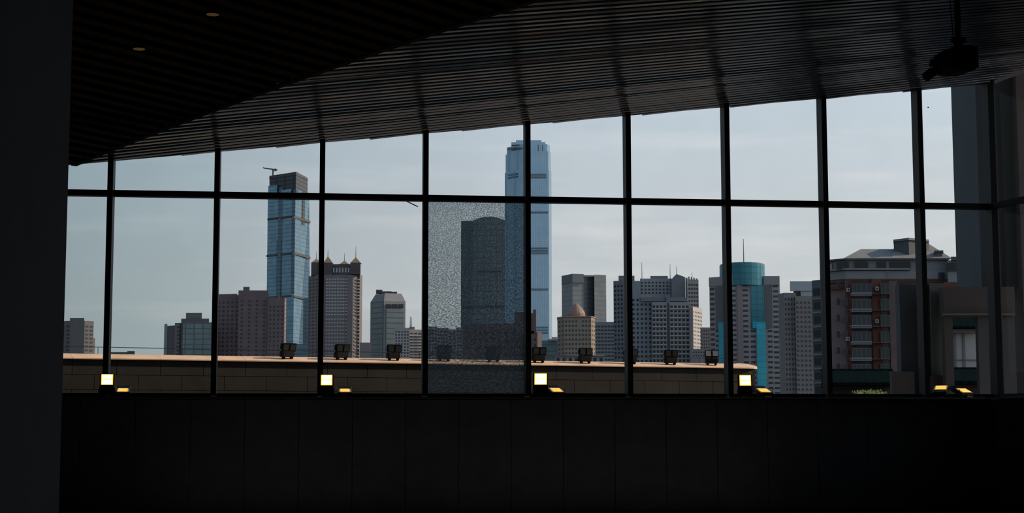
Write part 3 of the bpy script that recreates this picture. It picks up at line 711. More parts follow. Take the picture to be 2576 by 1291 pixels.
# --- low pale block
b = Bld('low_block', 'low pale block in the gap between the pyramid tower and the chamfered grey tower', 920, 800)
b.block('wall', [(905, 800), (934, 800)], 862, 12, mat('dusty pink render', (0.238, 0.210, 0.210), .85)); b.done()
# --- chamfered grey tower
M_d = mat('grey concrete frame', (0.232, 0.240, 0.256), .8, 0, .3, .06, .2); M_dg = striped('dull grey glass', (0.160, 0.192, 0.208), (0.096, 0.120, 0.128), 3.6, .25, .3, .4)
b = Bld('chamfered_tower', 'grey office tower with chamfered shoulders left of the shattered pane', 976, 1100)
f, z = b.block('wall', [(932, 1112), (966, 1100), (1020, 1106)], 757, 30, M_d, Yr=1100)
zt = zat(736, 1100)
A = fpoly([(932, 1112), (966, 1100), (1020, 1106)], 757, 30, 1100)[1]; T = fpoly([(945, 1114), (968, 1104), (1010, 1108)], 736, 22, 1100)[1]
MB().loft([(x, y, z) for x, y in A], [(x, y, zt) for x, y in T]).build('chamfered_roof', M_d, b.r)
b.block('left_glass', [(935, 1110.3), (963, 1100.5)], 762, 2, M_dg); b.block('right_glass', [(972, 1099.9), (1016, 1104.8)], 777, 2, M_dg)
for k in range(3): b.block('dark_opening', [(972+15.5*k, 1099.6+1.7*k), (984+15.5*k, 1101+1.7*k)], 765, 1.5, W_dark, 774)
for (x0, x1, yt) in ((946, 962, 729), (962, 985, 733), (985, 999, 734)): b.block('roof_plant', [(x0, 1112), (x1, 1112)], yt, 8, M_c2, 737)
b.done()
# --- white apartment block with masts, reaching behind the shattered pane
M_e = mat('off white render', (0.375, 0.367, 0.375), .85, 0, .2, .06, .3); M_e2 = mat('grey pink render', (0.277, 0.255, 0.255), .85, 0, .2, .06, .3)
b = Bld('apartment_block', 'white apartment block with twin masts just left of the shattered pane', 1025, 640)
f, z = b.block('wall', [(993, 640), (1030, 640)], 825, 12, M_e); f2, z2 = b.block('balcony_wing', [(1030, 643), (1062, 645)], 829, 12, M_e2)
zb = zat(915, 640)
b.windows(f[0], f[1], zb, z-1, 5, 11, .42, .5, W_dark); b.windows(f2[0], f2[1], zb, z2-1, 3, 11, .7, .5, W_far, name='balcony_window')
b.windows(f2[0], f2[1], zb-1, z2-2, 3, 11, .9, .16, M_e, out=.5, name='balcony', depth=.6)
b.block('roof_house', [(1030, 650), (1043, 650)], 822.5, 5, M_e2, 829); b.mast(1032, 825, 796, 648, .18); b.mast(1035.5, 825, 798, 648, .18); b.done()
b = Bld('apartment_block', 'low grey apartment row with bumpy roofline behind the left of the shattered pane', 1115, 700)
for (x0, x1, yt) in ((1062, 1078, 828), (1078, 1100, 822), (1100, 1128, 825), (1128, 1148, 829), (1148, 1164, 824)):
    f, z = b.block('wall', [(x0, 700), (x1, 700)], yt, 12, M_e2); b.windows(f[0], f[1], zat(915, 700), z-1, max(2, int((x1-x0)/7)), 10, .5, .5, W_dark)
b.done()
# --- rounded dark tower seen through the shattered pane
b = Bld('round_topped_tower', 'wide dark tower with a curved roof seen through the shattered pane', 1215, 1150)
f, z = b.block('left_wall', [(1160, 1153), (1200, 1150.5)], 555, 40, striped('slate glass', (0.135, 0.169, 0.195), (0.095, 0.122, 0.135), 4.0, .2, .3, .4, 4.5, .15), Yr=1150)
arcp = []
for j in range(9):
    px = 1190 + 81*j/8; arcp.append(P(px, 560, 1150 - .7*math.sin(math.pi*j/8)))
pl2 = [(p.x, p.y) for p in arcp]; pl3 = pl2 + [(x, 1190) for x, y in reversed(pl2)]
MB().loft([(x, y, GZ) for x, y in pl3], [(x, y, zat(559 - 14*math.sin(math.pi*(0.1+.8*j/8)), 1150)) for j, (x, y) in enumerate(pl2)] + [(x, y, zat(559 - 14*math.sin(math.pi*(.1+.8*(8-j)/8)), 1150)) for j, (x, y) in enumerate(pl3[9:])]).build('curved_front', striped('dark slate glass', (0.173, 0.210, 0.240), (0.112, 0.143, 0.165), 4.0, .2, .3, .4, 4.5, .15), b.r)
b.block('plant_band', [(1164, 1150), (1270, 1147)], 769, 2, M_band, 773); b.block('plant_band', [(1202, 1148), (1262, 1148)], 681, 2, M_band, 684); b.done()
# --- tall blue-grey tower
M_t2 = striped('pale blue curtain glass', (0.329, 0.483, 0.616), (.25, .37, .48), 2.1, .26, .25, .7, 2.6, .28, .08); M_t2b = striped('blue grey band', (0.156, 0.215, 0.260), (0.117, 0.169, 0.208), 2.0, .3, .4, .4)
b = Bld('glass_tower', 'tallest blue glass skyscraper with a notched top behind the central mullion', 1330, 1900)
f, z = b.block('glass_shaft', [(1270, 1925), (1318, 1900), (1380, 1900), (1387, 1910)], 427, 70, M_t2, Yr=1900)
b.block('setback', [(1272, 1926), (1318, 1903), (1379, 1903), (1385.5, 1912)], 381, 64, M_t2, 428, Yr=1903)
b.block('setback', [(1275, 1928), (1318, 1906), (1376, 1906), (1383, 1914)], 363, 58, M_t2, 382, Yr=1906)
b.block('crown', [(1298, 1912), (1362, 1912)], 353, 40, M_t2, 364); b.block('crown', [(1286, 1916), (1372, 1916)], 358, 30, M_t2, 364)
for xx in (1353, 1364): b.block('crown_fin', [(xx, 1904.5), (xx+2.5, 1904.5)], 364, 2, M_t2b, 378)
for yy in (439, 446, 534, 625, 631, 637, 728, 824, 831, 838):
    x1 = 1374 if yy < 500 else 1379
    b.block('plant_band', [(1334, 1899), (x1, 1899)], yy-2.0, 2, M_t2b, yy+2.2 if yy not in (534, 728) else yy+3)
for yy in (375, 441, 448):
    b.block('plant_band', [(1277, 1920.5), (1301, 1907.5)], yy-2, 2, M_t2b, yy+2.4)
b.done()
# --- brick mansion block right of shattered pane
M_br = mat('brown brick', (0.147, 0.112, 0.105), .9, 0, .15, .12, .6)
b = Bld('brick_building', 'dark brown brick building with curved parapets behind the central mullion', 1300, 520)
f, z = b.block('wall', [(1165, 522), (1200, 520), (1296, 520)], 815, 14, M_br); f2, z2 = b.block('front_wing', [(1318, 516), (1352, 516), (1363, 518)], 836, 12, M_br)
b.block('stair_tower', [(1294, 520), (1336, 520)], 785, 7, M_br); b.block('chimney', [(1341, 522), (1348.5, 522)], 779, 3, M_br); b.block('stair_tower', [(1332, 521), (1346, 521)], 788, 7, M_br)
b.block('curved_parapet', [(1321, 515.5), (1349, 515.5)], 833, 1, M_br, 838); b.block('curved_parapet', [(1326, 515.5), (1344, 515.5)], 831, 1, M_br, 838)
zb = zat(918, 520)
b.windows(f2[0], f2[1], zb, z2-1.5, 3, 5, .42, .5, W_dark); b.windows(f[1], f[2], zb, z-2, 6, 5, .4, .5, W_dark); b.done()
# --- teal roofed block
b = Bld('glass_office_block', 'low blue green glass block at the foot of the tallest tower', 1385, 900)
b.block('glass_wall', [(1358, 905), (1409, 900)], 857, 16, striped('blue green glass', (0.133, 0.189, 0.210), (0.084, 0.126, 0.140), 3.6, .2, .3, .4)); b.block('white_roof', [(1378, 899), (1406, 899)], 853, 12, M_e, 857); b.block('roof_house', [(1388, 902), (1402, 902)], 848, 5, M_e, 854); b.done()
# --- grey monolith block
M_h = striped('grey panel', (0.217, 0.238, 0.252), (0.168, 0.182, 0.196), 3.8, .2, .5, .1); M_hd = striped('dark recess glass', (0.085, 0.104, 0.124), (0.130, 0.143, 0.156), 3.8, .25, .3, .3); M_htop = mat('grey top panel', (0.161, 0.175, 0.196), .7)
b = Bld('office_tower', 'plain grey slab tower with a dark central slot right of the tallest tower', 1469, 1300)
f, z = b.block('left_wall', [(1413, 1318), (1440, 1300), (1468, 1303)], 689, 34, M_h, Yr=1300)
b.block('recess', [(1468, 1308), (1496, 1312)], 692, 26, M_hd, Yr=1305); b.block('right_wall', [(1495, 1304), (1524.5, 1308)], 691, 30, M_h)
b.block('top_band', [(1412.6, 1317), (1440, 1299), (1468.4, 1302)], 689, 3, M_htop, 711, Yr=1299); b.block('roof_glass', [(1470, 1307), (1494, 1309)], 692, 2, M_pale, 696); b.done()
# --- tan building with dome
M_i = mat('tan stone', (0.296, 0.237, 0.189), .85, 0, .2, .08, .4); M_dome = mat('terracotta dome', (0.26, .165, .135), .6)
b = Bld('domed_building', 'tan office building with a pointed terracotta dome in front of the grey slab tower', 1450, 850)
f, z = b.block('wall', [(1402, 860), (1420, 851), (1487, 850), (1497, 857)], 797, 22, M_i, Yr=850)
b.block('roof_edge', [(1401, 859.5), (1420, 850.3), (1487.5, 849.3), (1498, 856.5)], 795.5, 22, M_i, 798.5, Yr=850)
rings = []
cx = P(1450, 797, 862); 
for (px, py) in ((22.5, 797), (22.5, 790), (20, 784), (14.5, 776), (8, 769), (3, 764.5), (.4, 763)):
    rr_ = px*862/4100; rings.append([(cx.x+rr_*math.cos(2*math.pi*k/16), 862+rr_*math.sin(2*math.pi*k/16), zat(py, 862)) for k in range(16)])
mb = MB()
for a, c in zip(rings[:-1], rings[1:]): mb.loft(a, c)
mb.build('dome', M_dome, b.r, smooth=False)
zb = zat(906, 850)
b.windows(f[1], f[2], zb, z-1.2, 8, 9, .55, .45, W_blue, skip=lambda i, j: i in (4,) and j > 6); b.windows(f[0], f[1], zb, z-1.2, 2, 9, .45, .45, W_far); b.windows(f[2], f[3], zb, z-1.2, 2, 9, .45, .5, W_far); b.done()
# --- block behind domed building
b = Bld('office_block', 'grey green office block with dark floors behind the domed building', 1520, 1150)
f, z = b.block('wall', [(1494, 1150), (1545, 1150)], 810, 20, mat('grey green panel', (0.195, 0.217, 0.217), .8)); b.windows(f[0], f[1], zat(910, 1150), z-2, 6, 10, .8, .45, W_far); b.done()
# --- low white building with dark doors
b = Bld('low_white_building', 'low white building with tall dark openings just above the parapet', 1460, 330)
f, z = b.block('wall', [(1396, 330), (1520, 330)], 896, 8, mat('white render', (.27, .275, .29), .8)); b.block('roof_edge', [(1394, 329.6), (1522, 329.6)], 893.5, 8.5, M_e, 896.5)
b.windows(f[0], f[1], zat(914, 330), z-.3, 8, 1, .5, .85, W_dark, name='opening'); b.done()
# --- big grey apartments
M_m = mat('grey render', (0.289, 0.301, 0.324), .85, 0, .2, .07, .3); M_m2 = mat('dark grey render', (0.184, 0.196, 0.219), .85, 0, .2, .07, .3); M_m3 = mat('blue grey render', (0.236, 0.263, 0.289), .85, 0, .2, .07, .3); M_ml = mat('pale and sunlit render', (0.450, 0.427, 0.413), .85, 0, .2, .05, .3)
M_pink = mat('pinkish render', (.18, .155, .15), .85)
b = Bld('apartment_complex', 'big grey cluster of balcony apartment towers with antennas right of centre', 1655, 1000)
f1, z1 = b.block('left_tower', [(1543, 1004), (1568, 1000), (1590, 1000)], 706, 24, M_m2, Yr=1000); b.block('roof_house', [(1556, 1004), (1596, 1004)], 694, 12, M_m2, 707)
f2, z2 = b.block('left_wing', [(1588, 998), (1611, 998)], 707, 18, M_m3)
f3, z3 = b.block('middle_tower', [(1610, 1003), (1692, 1003)], 701, 22, M_m); b.block('roof_house', [(1636, 1004), (1680, 1004)], 694.5, 12, M_m2, 702)
f4, z4 = b.block('lower_left_slab', [(1588, 990), (1640, 990)], 741, 10, M_m3); f5, z5 = b.block('front_slab', [(1640, 985), (1677, 984)], 760, 12, M_m); f6, z6 = b.block('front_slab', [(1684, 984), (1734, 985)], 760, 12, M_m)
b.block('dark_slot', [(1676, 986), (1685, 986)], 741, 6, M_m2); b.block('terrace_band', [(1612, 988), (1730, 988)], 748, 8, M_m2, 758)
# sloping prism roof tower
A = [P(1690, 745, 996), P(1724, 745, 996)]
x0, x1 = A[0].x, A[1].x; xm = P(1702, 700, 996).x
top = [(x0, zat(706, 996)), (xm, zat(690, 996)), (x1, zat(698, 996))]
MB().loft([(x0, 996, GZ), (x1, 996, GZ), (x1, 996, top[2][1]), (xm, 996, top[1][1]), (x0, 996, top[0][1])],
          [(x0, 1014, GZ), (x1, 1014, GZ), (x1, 1014, top[2][1]), (xm, 1014, top[1][1]), (x0, 1014, top[0][1])]).build('wedge_tower', M_m2, b.r)
b.block('lit_side', [(1724, 996.5), (1729.5, 997)], 699, 15, M_ml); f7, z7 = b.block('right_tower', [(1730, 992), (1757, 994)], 703, 14, M_m2)  # side face made paler, carrying the sunlight in its colour
for k in range(4): b.block('roof_turret', [(1731+6.5*k, 995), (1734.5+6.5*k, 995)], 696+1.5*k, 4, M_m2, 705)
f8, z8 = b.block('right_slab', [(1734, 985), (1743, 980), (1766, 996)], 773, 12, M_ml, Yr=985)  # paler render holds the sunlight falling on this slab
zb = zat(915, 990)
for (ff, zz, nx, nz, fw, m_) in ((f1[0:2], z1, 3, 18, .55, W_far), (f2, zat(742, 990), 2, 0, .5, W_far), (f4, z4, 5, 14, .5, W_far)):
    if nz: b.windows(ff[0], ff[1], zb, zz-2, nx, nz, fw, .5, m_)
b.windows(f3[0], f3[1], zat(742, 1003), z3-1.5, 9, 4, .5, .5, W_far)
b.windows(f5[0], f5[1], zb, z5-1.5, 4, 13, .62, .5, W_dark); b.windows(f6[0], f6[1], zb, z6-1.5, 5, 13, .62, .5, W_dark)
b.windows(f5[0], f5[1], zb-1.2, z5-2.7, 4, 13, .95, .22, M_ml, out=.7, name='balcony', depth=.8); b.windows(f6[0], f6[1], zb-1.2, z6-2.7, 5, 13, .95, .22, M_ml, out=.7, name='balcony', depth=.8)
b.windows(f7[0], f7[1], zat(773, 992), z7-2, 4, 6, .6, .45, W_far); b.windows(f8[1], f8[2], zb+4, z8-2, 6, 12, .4, .4, W_far)
for (px, y0, y1) in ((1615, 702, 661), (1686, 703, 665), (1702, 692, 670), (1741, 704, 685)): b.mast(px, y0, y1, 998, .22)
b.done()
b = Bld('low_block', 'small pale block between the grey apartments and the turquoise tower', 1776, 950)
f, z = b.block('wall', [(1762, 955), (1792, 955)], 824, 12, M_e2); b.windows(f[0], f[1], zat(880, 955), z-1, 5, 6, .4, .5, W_far)
f, z = b.block('front_wing', [(1742, 940), (1792, 940)], 878, 12, M_m); b.windows(f[0], f[1], zat(900, 940), z-1, 8, 2, .5, .4, W_far); b.done()
# --- turquoise tower
M_o = mat('grey beige panel', (0.352, 0.315, 0.315), .8, 0, .2, .05, .3); M_o2 = mat('grey top panel light', (0.281, 0.281, 0.289), .8); M_teal = striped('turquoise glass', (0.02, 0.37, 0.50), (.015, .3, .41), 3.4, .15, .4, .1); M_teal2 = striped('dark turquoise glass', (.035, .19, .25), (.025, .14, .19), 3.4, .2, .3, .4, 3.5, .2); M_or = mat('dark grey recess', (0.136, 0.139, 0.147), .8); M_oc = mat('mauve rib', (0.264, 0.216, 0.231), .8)
b = Bld('turquoise_tower', 'grey tower with turquoise glass stripes, a round turquoise top and a tall mast', 1872, 880)
f1, z1 = b.block('left_wing', [(1784, 890), (1820, 884)], 697, 24, M_o, Yr=886); f2, z2 = b.block('centre_body', [(1820, 880), (1904, 880)], 690, 26, M_o); f3, z3 = b.block('right_wing', [(1904, 884), (1940, 884), (1961, 884)], 695, 24, M_o, Yr=884)
b.block('top_panel', [(1783, 889.4), (1820, 883.4)], 697, 2, M_o2, 719, Yr=886); b.block('top_panel', [(1922, 883.4), (1961, 883.4)], 695, 2, M_o2, 717, Yr=884)
b.block('left_recess', [(1799, 886.4), (1821, 883)], 722, 2, M_or, 828, Yr=885); b.block('right_recess', [(1921, 883.2), (1942, 884)], 717, 2, M_or, 826)
b.block('glass_bay', [(1888, 879.5), (1921, 880.5)], 717, 3, M_teal2, 828); b.block('glass_base', [(1893, 878.5), (1926, 879.5)], 810, 2, M_teal, 826); b.block('glass_stripe', [(1903, 878.5), (1926, 879.5)], 812, 2, M_teal); b.block('glass_stripe', [(1807, 884.5), (1821, 881)], 812, 2, M_teal, Yr=885)
b.block('rib', [(1854, 878.6), (1866, 878.6)], 692, 2, M_oc)
arc = []
for j in range(13):
    a = math.pi*j/12; arc.append((P(1872-57*math.cos(a), 690, 885).x, 893-16*math.sin(a)))
MB().prism(arc, z2-6, zat(664, 882)).build('round_top', M_teal2, b.r)
MB().prism([(x*.97+P(1872, 690, 885).x*.03, y+.4) for x, y in arc], zat(664, 882), zat(662, 882)).build('roof_edge', M_o2, b.r)
b.mast(1871, 664, 601, 890, .3)
zb = zat(1000, 880)
def cols(px0, px1, Y0, Y1, y0, y1, nx, nz, m_=W_blue, fw=.8): b.windows((P(px0, 800, Y0).x, Y0), (P(px1, 800, Y1).x, Y1), zat(y1, Y0), zat(y0, Y0), nx, nz, fw, .42, m_)
cols(1786, 1798, 889.6, 887.6, 722, 925, 1, 16); cols(1799, 1807, 887.4, 886.2, 828, 925, 1, 8)
cols(1841, 1853, 880, 880, 714, 925, 1, 17); cols(1868, 1884, 880, 880, 712, 997, 1, 22); cols(1886, 1902, 880, 880, 828, 997, 1, 13)
cols(1929, 1944, 884, 884, 828, 997, 1, 13); cols(1944, 1960, 884, 884, 715, 997, 1, 22)
b.done()
# --- pale apartments with roof sign
M_p = mat('pale grey brown render', (0.223, 0.216, 0.213), .85, 0, .2, .08, .3); M_sign = mat('white blue sign board', (.36, .41, .46), .6)
b = Bld('apartment_block', 'grey brown apartment block with a big white roof sign, left of the brick building', 2005, 820)
f, z = b.block('wall', [(1958, 826), (1972, 820), (2002, 820)], 737, 20, M_p, Yr=820); f2, z2 = b.block('right_wall', [(2000, 816), (2050, 818)], 745, 20, mat('brown grey wall', (0.182, 0.171, 0.173), .85))
b.block('sign_leg', [(1996, 826), (2014, 826)], 731, 5, M_br, 747); b.block('sign_board', [(1987, 823), (2044, 823)], 708, 2, M_sign, 732); b.block('sign_board', [(2014, 824), (2044, 824)], 730, 2, M_sign, 745)
zb = zat(1000, 820)
b.windows(f[1], f[2], zb, z-2, 4, 20, .5, .5, W_far); b.windows(f2[0], f2[1], zb, z2-2, 5, 20, .45, .45, W_far); b.done()

# --- brick and white apartment house on the right
M_q = mat('shaded pink brick', (0.202, 0.150, 0.146), .9, 0, .15, .1, 1.0); M_qr = mat('red brick', (0.137, 0.061, 0.051), .9, 0, .15, .12, 1.2); M_qw = mat('white grey render', (0.233, 0.242, 0.251), .85, 0, .2, .06, .5); M_qroof = mat('weathered roof tile', (.22, .215, .21), .85, 0, .2, .12, 1.0); M_qd = mat('dark roof trim', (.09, .10, .105), .8); M_qg = mat('balcony glass', (.028, .042, .046), .3, .1, .3); M_ac = mat('white unit', (.4, .4, .4), .6)
QY = 300
b = Bld('brick_apartment_house', 'brick and white apartment house with hipped grey roof, on the right of the view', 2250, QY)
f0, z0 = b.block('brick_wall', [(2083, 303), (2128, QY), (2260, QY), (2420, QY)], 708, 16, M_q, Yr=QY)
fw_, zw = b.block('white_storey', [(2083, 302.5), (2128, 299.6), (2262, 299.6), (2385, 299.6)], 655, 16, M_qw, 708, Yr=QY)
b.block('cornice', [(2080, 301.5), (2128, 298.6), (2290, 298.6)], 677, 17, M_qw, 681, Yr=QY); b.block('eaves', [(2081, 301.6), (2128, 298.7), (2386, 298.7)], 651.5, 18, M_qd, 655.5, Yr=QY)
b.block('white_apron', [(2084, 302), (2128, 299.2), (2385, 299.2)], 683, 1, M_qw, 703, Yr=QY)
b.block('brick_band', [(2084, 302.2), (2128, 299.5), (2380, 299.5)], 705, 1, M_qr, 711, Yr=QY); b.block('brick_band', [(2084, 302.2), (2121, 299.8)], 720, 1, M_qr, 727, Yr=QY)
b.block('brick_pier', [(2125, 299.2), (2143, 298.8)], 703, 2, M_qr, Yr=QY); b.block('brick_pier', [(2192, 298.8), (2216, 299)], 703, 2, M_qr, Yr=QY); b.block('brick_pier', [(2236, 299.2), (2256, 299.4)], 708, 2, M_br, Yr=QY)
# roof: hip rising from the eaves
def pt(px, py, Y): p = P(px, py, Y); return (p.x, p.y, p.z)
ze = zat(652, 299)
L, Rr = P(2086, 652, 301).x, P(2384, 652, 299).x
rid0, rid1 = P(2165, 627, 307), P(2250, 629, 307)
MB().add([(P(2122, 652, 298.8).x, 298.8, ze), (P(2290, 652, 298.8).x, 298.8, ze), (P(2290, 652, 298.8).x, 316, ze), (P(2122, 652, 298.8).x, 316, ze), (rid0.x, 307, rid0.z), (P(2290, 629, 307).x, 307, rid0.z)],
         [(0, 1, 5, 4), (1, 2, 5), (2, 3, 4, 5), (3, 0, 4), (3, 2, 1, 0)]).build('hip_roof', M_qroof, b.r)
MB().add([(P(2240, 652, 298.9).x, 298.9, ze), (P(2396, 658, 298.9).x, 298.9, ze), (P(2396, 652, 298.9).x, 318, ze), (P(2240, 652, 298.9).x, 318, ze), (P(2262, 617, 308).x, 308, zat(616, 308)), (P(2338, 617, 308).x, 308, zat(616, 308))],
         [(0, 1, 5, 4), (1, 2, 5), (2, 3, 4, 5), (3, 0, 4), (3, 2, 1, 0)]).build('hip_roof', M_qroof, b.r)
b.block('stair_tower', [(2248, 304), (2286, 301), (2336, 304)], 605, 8, M_qd, 645, Yr=302); b.block('tower_cap', [(2247, 303.6), (2286, 300.6), (2337, 303.6)], 600.5, 9, mat('grey cap', (.17, .18, .185), .8), 606, Yr=302)
b.block('chimney', [(2352, 300), (2370, 300)], 632, 2.5, M_qd, 655); b.block('chimney_cap', [(2350, 299.6), (2373, 299.6)], 630, 3.2, M_qd, 634)
# right white part
fr_, zr_ = b.block('right_wing', [(2383, 296), (2470, 296)], 655, 14, M_qw); b.block('eaves', [(2392, 295), (2472, 295)], 646, 15, M_qd, 655); b.block('brick_band', [(2374, 295.6), (2470, 295.6)], 710, 1, M_qr, 722)
rings = []
cx = P(2462, 648, 304)
for k in range(6):
    a = k*math.pi/2/5; rr_ = 1.75*math.cos(a)+.01; rings.append([(cx.x+rr_*math.cos(2*math.pi*j/14), 304+rr_*math.sin(2*math.pi*j/14), cx.z-.3+1.75*math.sin(a)) for j in range(14)])
mb = MB()
for a, c in zip(rings[:-1], rings[1:]): mb.loft(a, c)
mb.build('roof_dome', M_teal2, b.r)
def pane(px0, px1, y0, y1, Y=299.1, name='window', m_=W_dark, mull_=2, frame=M_qw):
    a, c = P(px0, y1, Y), P(px1, y0, Y)
    o = MB().box((a.x, Y-.05, a.z), (c.x, Y+.5, c.z)).build(name, m_, b.r)
    fm = MB(); w = .045
    for k in range(mull_+1):
        x = a.x + (c.x-a.x)*k/mull_; fm.box((x-w/2, Y-.09, a.z), (x+w/2, Y-.04, c.z))
    for zz in (a.z, c.z): fm.box((a.x, Y-.09, zz-w/2), (c.x, Y-.04, zz+w/2))
    fm.build('window_frame', frame, o); return o
for (a, c) in ((2106, 2135), (2152, 2183), (2208, 2228), (2241, 2290)): pane(a, c, 659, 678, 299.2, frame=M_qd)
pane(2384, 2417, 662, 682, 295.7, frame=M_qd); pane(2426, 2437, 666, 684, 295.7, mull_=1, frame=M_qd); pane(2361, 2376, 686, 702, 299.0, mull_=1, m_=M_qg, frame=M_qd)
pane(2446, 2456, 668, 705, 295.7, mull_=1, frame=M_qd); pane(2082, 2093, 664, 684, 301.8, mull_=1, m_=M_ac, frame=M_qd)
fl_h = 41.0
for k in range(7):
    y = 703 + fl_h*k
    # enclosed balcony bay, side bay, small windows, conditioners
    bay = pane(2144, 2191, y+9, y+33, 297.6, 'balcony_bay', M_qg, 4)
    a, c = P(2142, y+41, 297.4), P(2193, y+33, 297.4); MB().box((a.x, 297.3, a.z), (c.x, 299, c.z)).build('parapet', M_qw if k < 5 else M_q, bay)
    a, c = P(2138, y+37.2, 297.2), P(2240, y+35.8, 297.2); MB().box((a.x, 297.1, a.z), (c.x, 299.3, c.z)).build('floor_slab', M_qd, bay)
    pane(2216, 2237, y+9, y+35, 298.4, 'window', M_qg, 2); pane(2258, 2290, y+8, y+30, 299.5, 'window', W_dark, 2, M_qd)
    pane(2105, 2113, y+7, y+24, 299.9, 'window', W_dark, 1, M_q); pane(2126, 2132, y+5, y+26, 298.9, 'window', M_qg, 1, M_q)
    if k in (0, 2, 3, 5):
        for px in ((2134, 2206) if k in (0,) else (2133,) if k > 2 else (2206,)):
            a, c = P(px-4, y+31-(3 if px > 2200 else 0), 298.4), P(px+4, y+22-(3 if px > 2200 else 0), 298.4)
            u = MB().box((a.x, 298.2, a.z), (c.x, 298.9, c.z)).build('air_conditioner', M_ac, b.r)
            MB().tube(((a.x+c.x)/2, 298.2, (a.z+c.z)/2), ((a.x+c.x)/2, 298.16, (a.z+c.z)/2), .2, 12).build('fan_grille', W_dark, u)
# drain pipe
a, c = P(2233, 700, 299), P(2233, 660, 299); MB().tube((a.x, 298.9, a.z), (c.x, 298.9, c.z), .07, 6).build('drain_pipe', M_qw, b.r)
b.done()
# side wing seen left of the mullion
b = Bld('apartment_wing', 'dark blue grey apartment side with balconies tight against the left of a thick mullion', 2053, 330)
f, z = b.block('wall', [(2042, 332), (2068, 330)], 706, 12, mat('dark blue render', (0.105, 0.123, 0.140), .8)); 
b.windows(f[0], f[1], zat(1000, 331), z-1, 1, 8, .75, .5, W_dark); b.windows(f[0], f[1], zat(1000, 331)-1.4, z-2.4, 1, 8, .9, .12, M_qw, out=.5, name='balcony', depth=.7); b.done()

# --- low tiled-roof building behind the shrub
M_tile = striped('dark green glazed tile', (.007, .014, .0135), (.004, .008, .008), 9.0, .01, .9, 0, .35, .35, .1, 0); M_tw = mat('brown plaster', (.085, .068, .058), .9, 0, .15, .1, 1)
def tiled(label, px0, px1, ytop, yeave, Y, wallm, ybase=None, over=0.4):
    bb = Bld('tiled_roof_building', label, (px0+px1)/2, Y)
    bb.block('wall', [(px0+2, Y+1.2), (px1-2, Y+1.2)], yeave, 5, wallm)
    a, c = P(px0, yeave, Y), P(px1, yeave, Y); zt_ = zat(ytop, Y+2.4)
    am, cm, ab, cb = a.x*(1+2.4/Y), c.x*(1+2.4/Y), a.x*(1+5/Y), c.x*(1+5/Y)
    MB().add([(a.x, Y, a.z), (c.x, Y, c.z), (cm, Y+2.4, zt_), (am, Y+2.4, zt_), (cb, Y+5, a.z), (ab, Y+5, a.z), (a.x, Y, a.z-.12), (c.x, Y, a.z-.12), (cb, Y+5, a.z-.12), (ab, Y+5, a.z-.12)],
             [(0, 1, 2, 3), (3, 2, 4, 5), (6, 7, 1, 0), (9, 8, 7, 6), (5, 4, 8, 9), (0, 3, 5, 9, 6), (1, 7, 8, 4, 2)]).build('tiled_roof', M_tile, bb.r)
    MB().tube((am, Y+2.4, zt_), (cm, Y+2.4, zt_), .07, 8).build('ridge_cap', M_tile, bb.r)
    return bb
tb = tiled('low brown building with a dark green tiled roof behind the shrub', 2066, 2246, 933, 962, 70, M_tw); tb.done()
tb = tiled('white building with a dark tiled roof seen through the gateway opening', 2386, 2480, 797, 821, 90, M_ml)
a, c = P(2392, 835, 90), P(2470, 822, 90); MB().box((a.x, 90.6, a.z), (c.x, 91.4, c.z)).build('frieze', M_qw, tb.r)
for px in (2404, 2426): 
    a, c = P(px, 990, 91.1), P(px+.9, 836, 91.1); MB().box((a.x, 91.1, a.z), (c.x, 91.4, c.z)).build('panel_joint', M_m2, tb.r)
a, c = P(2396, 905.5, 91.05), P(2470, 904.5, 91.05); MB().box((a.x, 91.05, a.z), (c.x, 91.4, c.z)).build('dado_line', M_m2, tb.r); tb.done()
tb = tiled('low dark tiled roof under the white building, deep in the gateway opening', 2384, 2482, 930, 958, 64, M_tw); tb.done()

# --- exterior wing right of the corner: gateway with pillars and tall dark wall
M_w1 = mat('dark blue grey cladding', (0.089, 0.112, 0.127), .7, 0, .3, .06, .8); M_w2 = mat('brown grey stone', (0.162, 0.135, 0.131), .85, 0, .2, .08, 1); M_w3 = mat('greenish grey stone', (0.259, 0.270, 0.247), .85, 0, .2, .06, 1); M_w4 = mat('grey stone pillar', (0.153, 0.149, 0.157), .85, 0, .2, .06, 1)
g0 = P(2425, 900, 35.4)
gw = thing('gateway_wing', 'dark stone gateway with square pillars and a tall clad wall by the window corner', 'building', (g0.x, g0.y, 0.0))
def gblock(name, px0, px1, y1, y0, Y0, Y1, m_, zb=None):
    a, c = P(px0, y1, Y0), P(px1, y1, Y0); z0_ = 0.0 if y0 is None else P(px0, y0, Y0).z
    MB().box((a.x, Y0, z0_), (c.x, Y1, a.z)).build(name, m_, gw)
gblock('tall_wall', 2450, 2552, 120, 722, 36.2, 38.2, M_w1); gblock('side_wall', 2552, 2760, 120, None, 35.8, 37.6, M_w2)
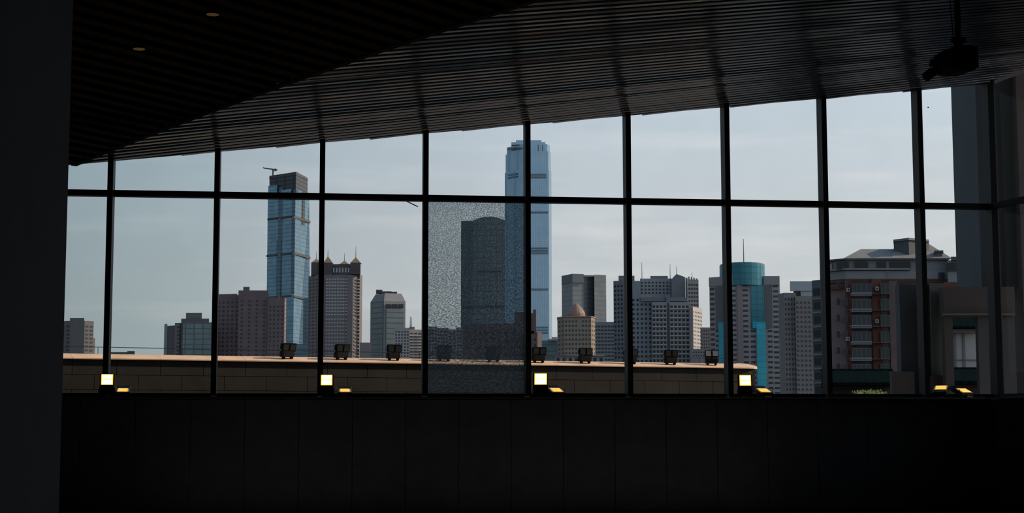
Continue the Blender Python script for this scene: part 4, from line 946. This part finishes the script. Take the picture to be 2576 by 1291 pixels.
gblock('beam', 2373, 2552, 722, 797, 35.7, 36.1, M_w2); gblock('beam_ledge', 2372, 2552, 789, 793, 35.6, 35.7, M_w3)
gblock('pillar', 2375, 2396, 797, None, 35.75, 36.0, M_w2); gblock('pillar', 2459, 2552, 797, None, 35.75, 35.95, M_w4); gblock('reflection_block', 2262, 2331.5, 716, None, 36.4, 36.8, mat('dark reflection tone', (0.096, 0.106, 0.128), .7, 0, .2)); gblock('plinth', 2243, 2300, 935, None, 36.2, 36.39, M_w2)  # dark block with its plinth added in place of a reflection
gblock('pale_panel', 2340, 2374.5, 713, 945, 36.2, 37.0, M_w3); gblock('green_edge', 2331, 2340.5, 715, 945, 36.3, 37.0, mat('dull green panel', (0.065, 0.111, 0.098), .7)); gblock('plinth', 2331, 2376, 945, None, 36.1, 37.05, M_w2)

# --- shrub
M_leaf = mat('sunlit green leaf', (.11, .18, .035), .6, 0, .3, .4, 6); M_stem = mat('brown stem', (.06, .045, .03), .9)
s0 = P(2187, 998, 47); sh = thing('shrub', 'small bright green shrub just above the sill in front of the tiled roof building', 'shrub', (s0.x, s0.y, 0.0))
lf = MB(); zc_ = P(2187, 990, 47).z
for k in range(1500):
    a = random.uniform(0, 6.283); rr_ = math.sqrt(random.random()); x = .52*rr_*math.cos(a); y = .35*rr_*math.sin(a)
    hgt_ = zc_ + .07*(1-rr_**2) - .35*random.random()**1.5 + .05*math.sin(x*23)*math.cos(y*17)
    c = Vector((s0.x+x, 47+y, hgt_)); d = Vector((random.uniform(-1, 1), random.uniform(-1, 1), random.uniform(.2, 1.4))).normalized(); n_ = d.orthogonal().normalized(); l_ = random.uniform(.03, .06)
    lf.add([c, c+d*l_*.5+n_*l_*.28, c+d*l_, c+d*l_*.5-n_*l_*.28], [(0, 1, 2, 3)])
lf.build('foliage', M_leaf, sh)
for k in range(6):
    a = k*1.05; MB().tube((s0.x+.05*math.cos(a), 47+.05*math.sin(a), 0), (s0.x+.35*math.cos(a), 47+.22*math.sin(a), zc_-.1), .014, 5, .006).build('stem', M_stem, sh)
